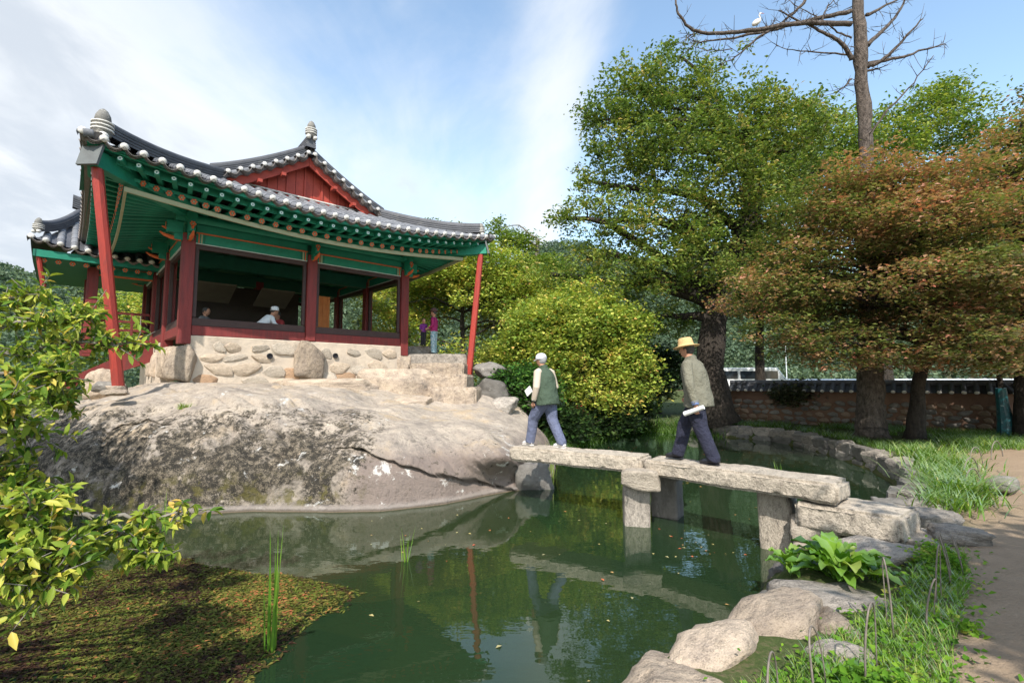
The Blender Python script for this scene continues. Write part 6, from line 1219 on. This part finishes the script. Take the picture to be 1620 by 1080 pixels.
# broad-leaved dock plant on the near bank
def dock(label, c, n, l0, l1, seed):
    r_ = np.random.default_rng(seed); e = empty('broad_leaved_plant', label, 'plant', c); me_v = []
    for k in range(n):
        az_ = 2.4 * k + r_.uniform(-.3, .3); el = R(r_.uniform(38, 82)); Ln = r_.uniform(l0, l1); wd = Ln * .24; V = []; ns = 10
        for i in range(ns + 1):
            t_ = i / ns; s_ = t_ * Ln; z = math.sin(el) * s_ - .55 * Ln * t_ ** 2.4 * (1 - .3 * math.sin(el)) ; x = math.cos(el) * s_ + .12 * Ln * t_ ** 2
            w_ = wd * (0.05 if t_ < .28 else math.sin(math.pi * min(1, (t_ - .26) / .76)) ** .75) * .5; rf = .018 * math.sin(i * 2.1 + k)
            for q_, dz in ((-w_, w_ * .5 + rf), (0, 0), (w_, w_ * .5 - rf)): V.append((math.cos(az_) * x - math.sin(az_) * q_, math.sin(az_) * x + math.cos(az_) * q_, z + dz))
        F = [(i * 3 + j, i * 3 + j + 1, i * 3 + j + 4, i * 3 + j + 3) for i in range(ns) for j in (0, 1)]
        ob('leaf', fastmesh('leaf', V, F, GHB, np.full(len(V), np.clip(.55 + r_.normal(0, .18), 0, 1)), True), e, (r_.normal(0, .03), r_.normal(0, .03), 0))
for k, (c, n, l0, l1, lb) in enumerate((((2.95, 4.62, .36), 52, .36, .62, 'large broad-leaved plant with shiny green leaves beside the bridge pier'), ((3.2, 4.5, .40), 16, .2, .32, 'smaller leafy plant to the right of the large broad-leaved plant'), ((2.72, 4.9, .30), 22, .26, .42, 'leafy plant hanging over the water left of the broad-leaved clump'), ((1.85, 2.95, .42), 10, .14, .26, 'small leafy rosette near the bottom of the bank with a reddish stalk'))): dock(lb, c, n, l0, l1, 700 + k)
# bent-twig hoops along the bank
m_hoop = pm('weathered_cane', (.24, .205, .175), (.10, .085, .072), 14, .8, .3)
hp = [((1.32, 2.62), .36, .26, .9, 'nearest bent cane hoop at the bottom edge of the bank'), ((1.66, 2.78), .40, .24, .8, 'second bent cane hoop from the photographer'), ((2.05, 2.95), .48, .22, .7, 'third cane hoop, tall and leaning over the weeds'), ((2.62, 3.55), .50, .12, 1.2, 'tall single cane rod bent at the tip right of the leafy plant'), ((2.95, 3.62), .34, .16, .6, 'small dark cane hoop in the middle of the weeds'),
      ((3.3, 3.95), .46, .18, .7, 'cane hoop with a leaning right leg by the path side'), ((3.72, 4.3), .44, .14, .8, 'thin cane hoop second from the far end'), ((4.05, 4.55), .34, .12, .8, 'farthest thin cane hoop near the flat stone')]
for (x, y), h_, w_, a, lb in hp:
    m = MB(); r_ = random.Random(int(x * 100)); P2 = []; lean_ = Vector((r_.uniform(-.05, .05), r_.uniform(-.06, .06), 0))
    for i in range(15): t_ = math.pi * i / 14; P2.append(Vector((-math.cos(t_) * w_ / 2 * math.cos(a), -math.cos(t_) * w_ / 2 * math.sin(a), -.05 + (h_ + .05) * math.sin(t_) ** .55)) + lean_ * math.sin(t_))
    m.tube(P2, [.0062 - .0025 * i / 14 for i in range(15)], 6); tag(ob('cane_hoop', m.mesh('cane_hoop', m_hoop, True), None, (x, y, .42)), lb, 'cane hoop', 'bent cane hoops edging the bank')
FH = [(6.9, 7.5, 'low wire hoop right of the sedge on the path edge'), (7.9, 8.6, 'low hoop behind the sedge at the bend'), (9.2, 9.9, 'low hoop on the dark path under the maple'), (10.6, 10.9, 'farthest low hoop towards the right edge')]
for k, (x, y, lb) in enumerate(FH):
    m = MB(); m.tube([(-math.cos(math.pi * i / 14) * .32, 0, -.03 + .42 * math.sin(math.pi * i / 14)) for i in range(15)], .009, 5); tag(ob('cane_hoop', m.mesh('cane_hoop', m_hoop, True), None, (x, y, .46), (0, 0, .5)), lb, 'cane hoop', 'low hoops along the far path')
# water weed carpet
P_ = np.column_stack([rg.uniform(-7.5, -1.2, 120000), rg.uniform(2.4, 6.6, 120000)]); nn_ = vnoise(P_, .9, 71) ; edge_ = -1.72 + .35 * smooth(4.6 - P_[:, 1], 0, 1.4) - .25 * np.sin(P_[:, 1] * 2) + .45 * nn_ + .18 * vnoise(P_, 4, 77)
ok = (P_[:, 0] < edge_ + .15 - smooth(P_[:, 1], 5.0, 6.2) * 2.3) & (P_[:, 1] < 6.0 + .5 * vnoise(P_, 1.2, 72)) & (poly_sd(P_, POND) > .05); fall = smooth(edge_ - P_[:, 0], -.15, .7); ok &= (rg.uniform(size=len(P_)) < .10 + .9 * fall) & (vnoise(P_, 3, 74) + 1.1 * fall > .05)
P_ = P_[ok]; C = np.column_stack([P_, np.abs(rg.normal(.004, .006, len(P_)))]); v = .5 + .55 * vnoise(P_, 1.3, 73) + .35 * vnoise(P_, 6, 75) - .15 * smooth(-P_[:, 0], 2.6, 4.5) + rg.normal(0, .18, len(P_))
GW_ = leafmat('water_weed', [(0, (.02, .013, .011)), (.28, (.065, .032, .02)), (.45, (.08, .07, .018)), (.62, (.095, .13, .02)), (.86, (.19, .155, .04)), (1, (.36, .13, .055))], .2, .08)
V, F, at_ = leaf_cloud(C, .05, rg, .16, .5, v, asp=.34); V[:, 2] = np.maximum(V[:, 2], .002); tag(ob('water_weed', fastmesh('water_weed', V, F, GW_, at_)), 'brown and green carpet of floating water weed at the lower left', 'water weed', kind='stuff')
# fallen leaves floating on the open water
n = 46; P_ = np.concatenate([inpoly([(-1.6, 3.2), (.3, 2.9), (1.9, 4.2), (3.2, 6.4), (4.5, 8), (3.5, 10), (0.6, 8.5), (-2.5, 8.0), (-1.5, 5)], n), inpoly([(3, 10), (8, 11), (8, 17), (3, 17)], 60), np.array([.35, 3.35]) + rg.normal(0, .09, (16, 2)), np.array([2.25, 4.75]) + rg.normal(0, .15, (22, 2)), np.array([2.3, 6.5]) + rg.normal(0, .25, (18, 2))])
C = np.column_stack([P_, np.full(len(P_), .006)]); V, F, at_ = leaf_cloud(C, .042, rg, .08, .5, rg.uniform(.0, 1, len(P_)), asp=.6); V[:, 2] = np.maximum(V[:, 2], .003)
GL = leafmat('fallen_leaves', [(0, (.30, .28, .15)), (.5, (.45, .36, .14)), (.8, (.45, .18, .07)), (1, (.5, .10, .05))], .1, .1); tag(ob('floating_leaves', fastmesh('floating_leaves', V, F, GL, at_)), 'scattered fallen leaves floating on the green water', 'fallen leaves', kind='stuff')
n = 1500; P_ = inpoly([(3, 3), (5, 4), (6.2, 6), (8, 7.2), (12, 9), (14, 11), (9, 6), (6, 3)], n); C = on_ground(P_); C[:, 2] += .012; V, F, at_ = leaf_cloud(C, .045, rg, .15, .5, rg.uniform(0, 1, len(P_)), asp=.6); tag(ob('path_litter', fastmesh('path_litter', V, F, leafmat('dry_leaves', [(0, (.16, .11, .06)), (1, (.33, .22, .12))], .1, .05), at_)), 'dry leaf litter and crumbs on the bare earth path', 'leaf litter', kind='stuff')
# red maple sprays low over the water in front of the mound
mr_ = leafmat('crimson_leaves', [(0, (.20, .02, .02)), (1, (.45, .04, .05))], .3); L_, v, cc = clumps([(2.2, 16.6, 1.2, .30, .3, .12), (3.1, 16.6, .95, .25, .3, .1)], 110, rg, .2, 20); V, F, at_ = leaf_cloud(L_, .12, rg, .4, .3, v, asp=.6)
rb = empty('crimson_sapling', 'small crimson-leaved sapling low over the water behind the man in the cap', 'plant', (2.6, 17.3, .1)); ob('crown', fastmesh('crown', V - np.array((2.6, 17.3, .1)), F, mr_, at_), rb)
m = MB(); m.tube([(0, 0, 0), (-.1, -.3, .6), (-.4, -.7, 1.1)], [.02, .015, .006], 5); m.tube([(-.05, -.2, .4), (.3, -.5, .7), (.5, -.7, .85)], [.014, .01, .005], 5); ob('stem', m.mesh('stem', m_bark), rb)
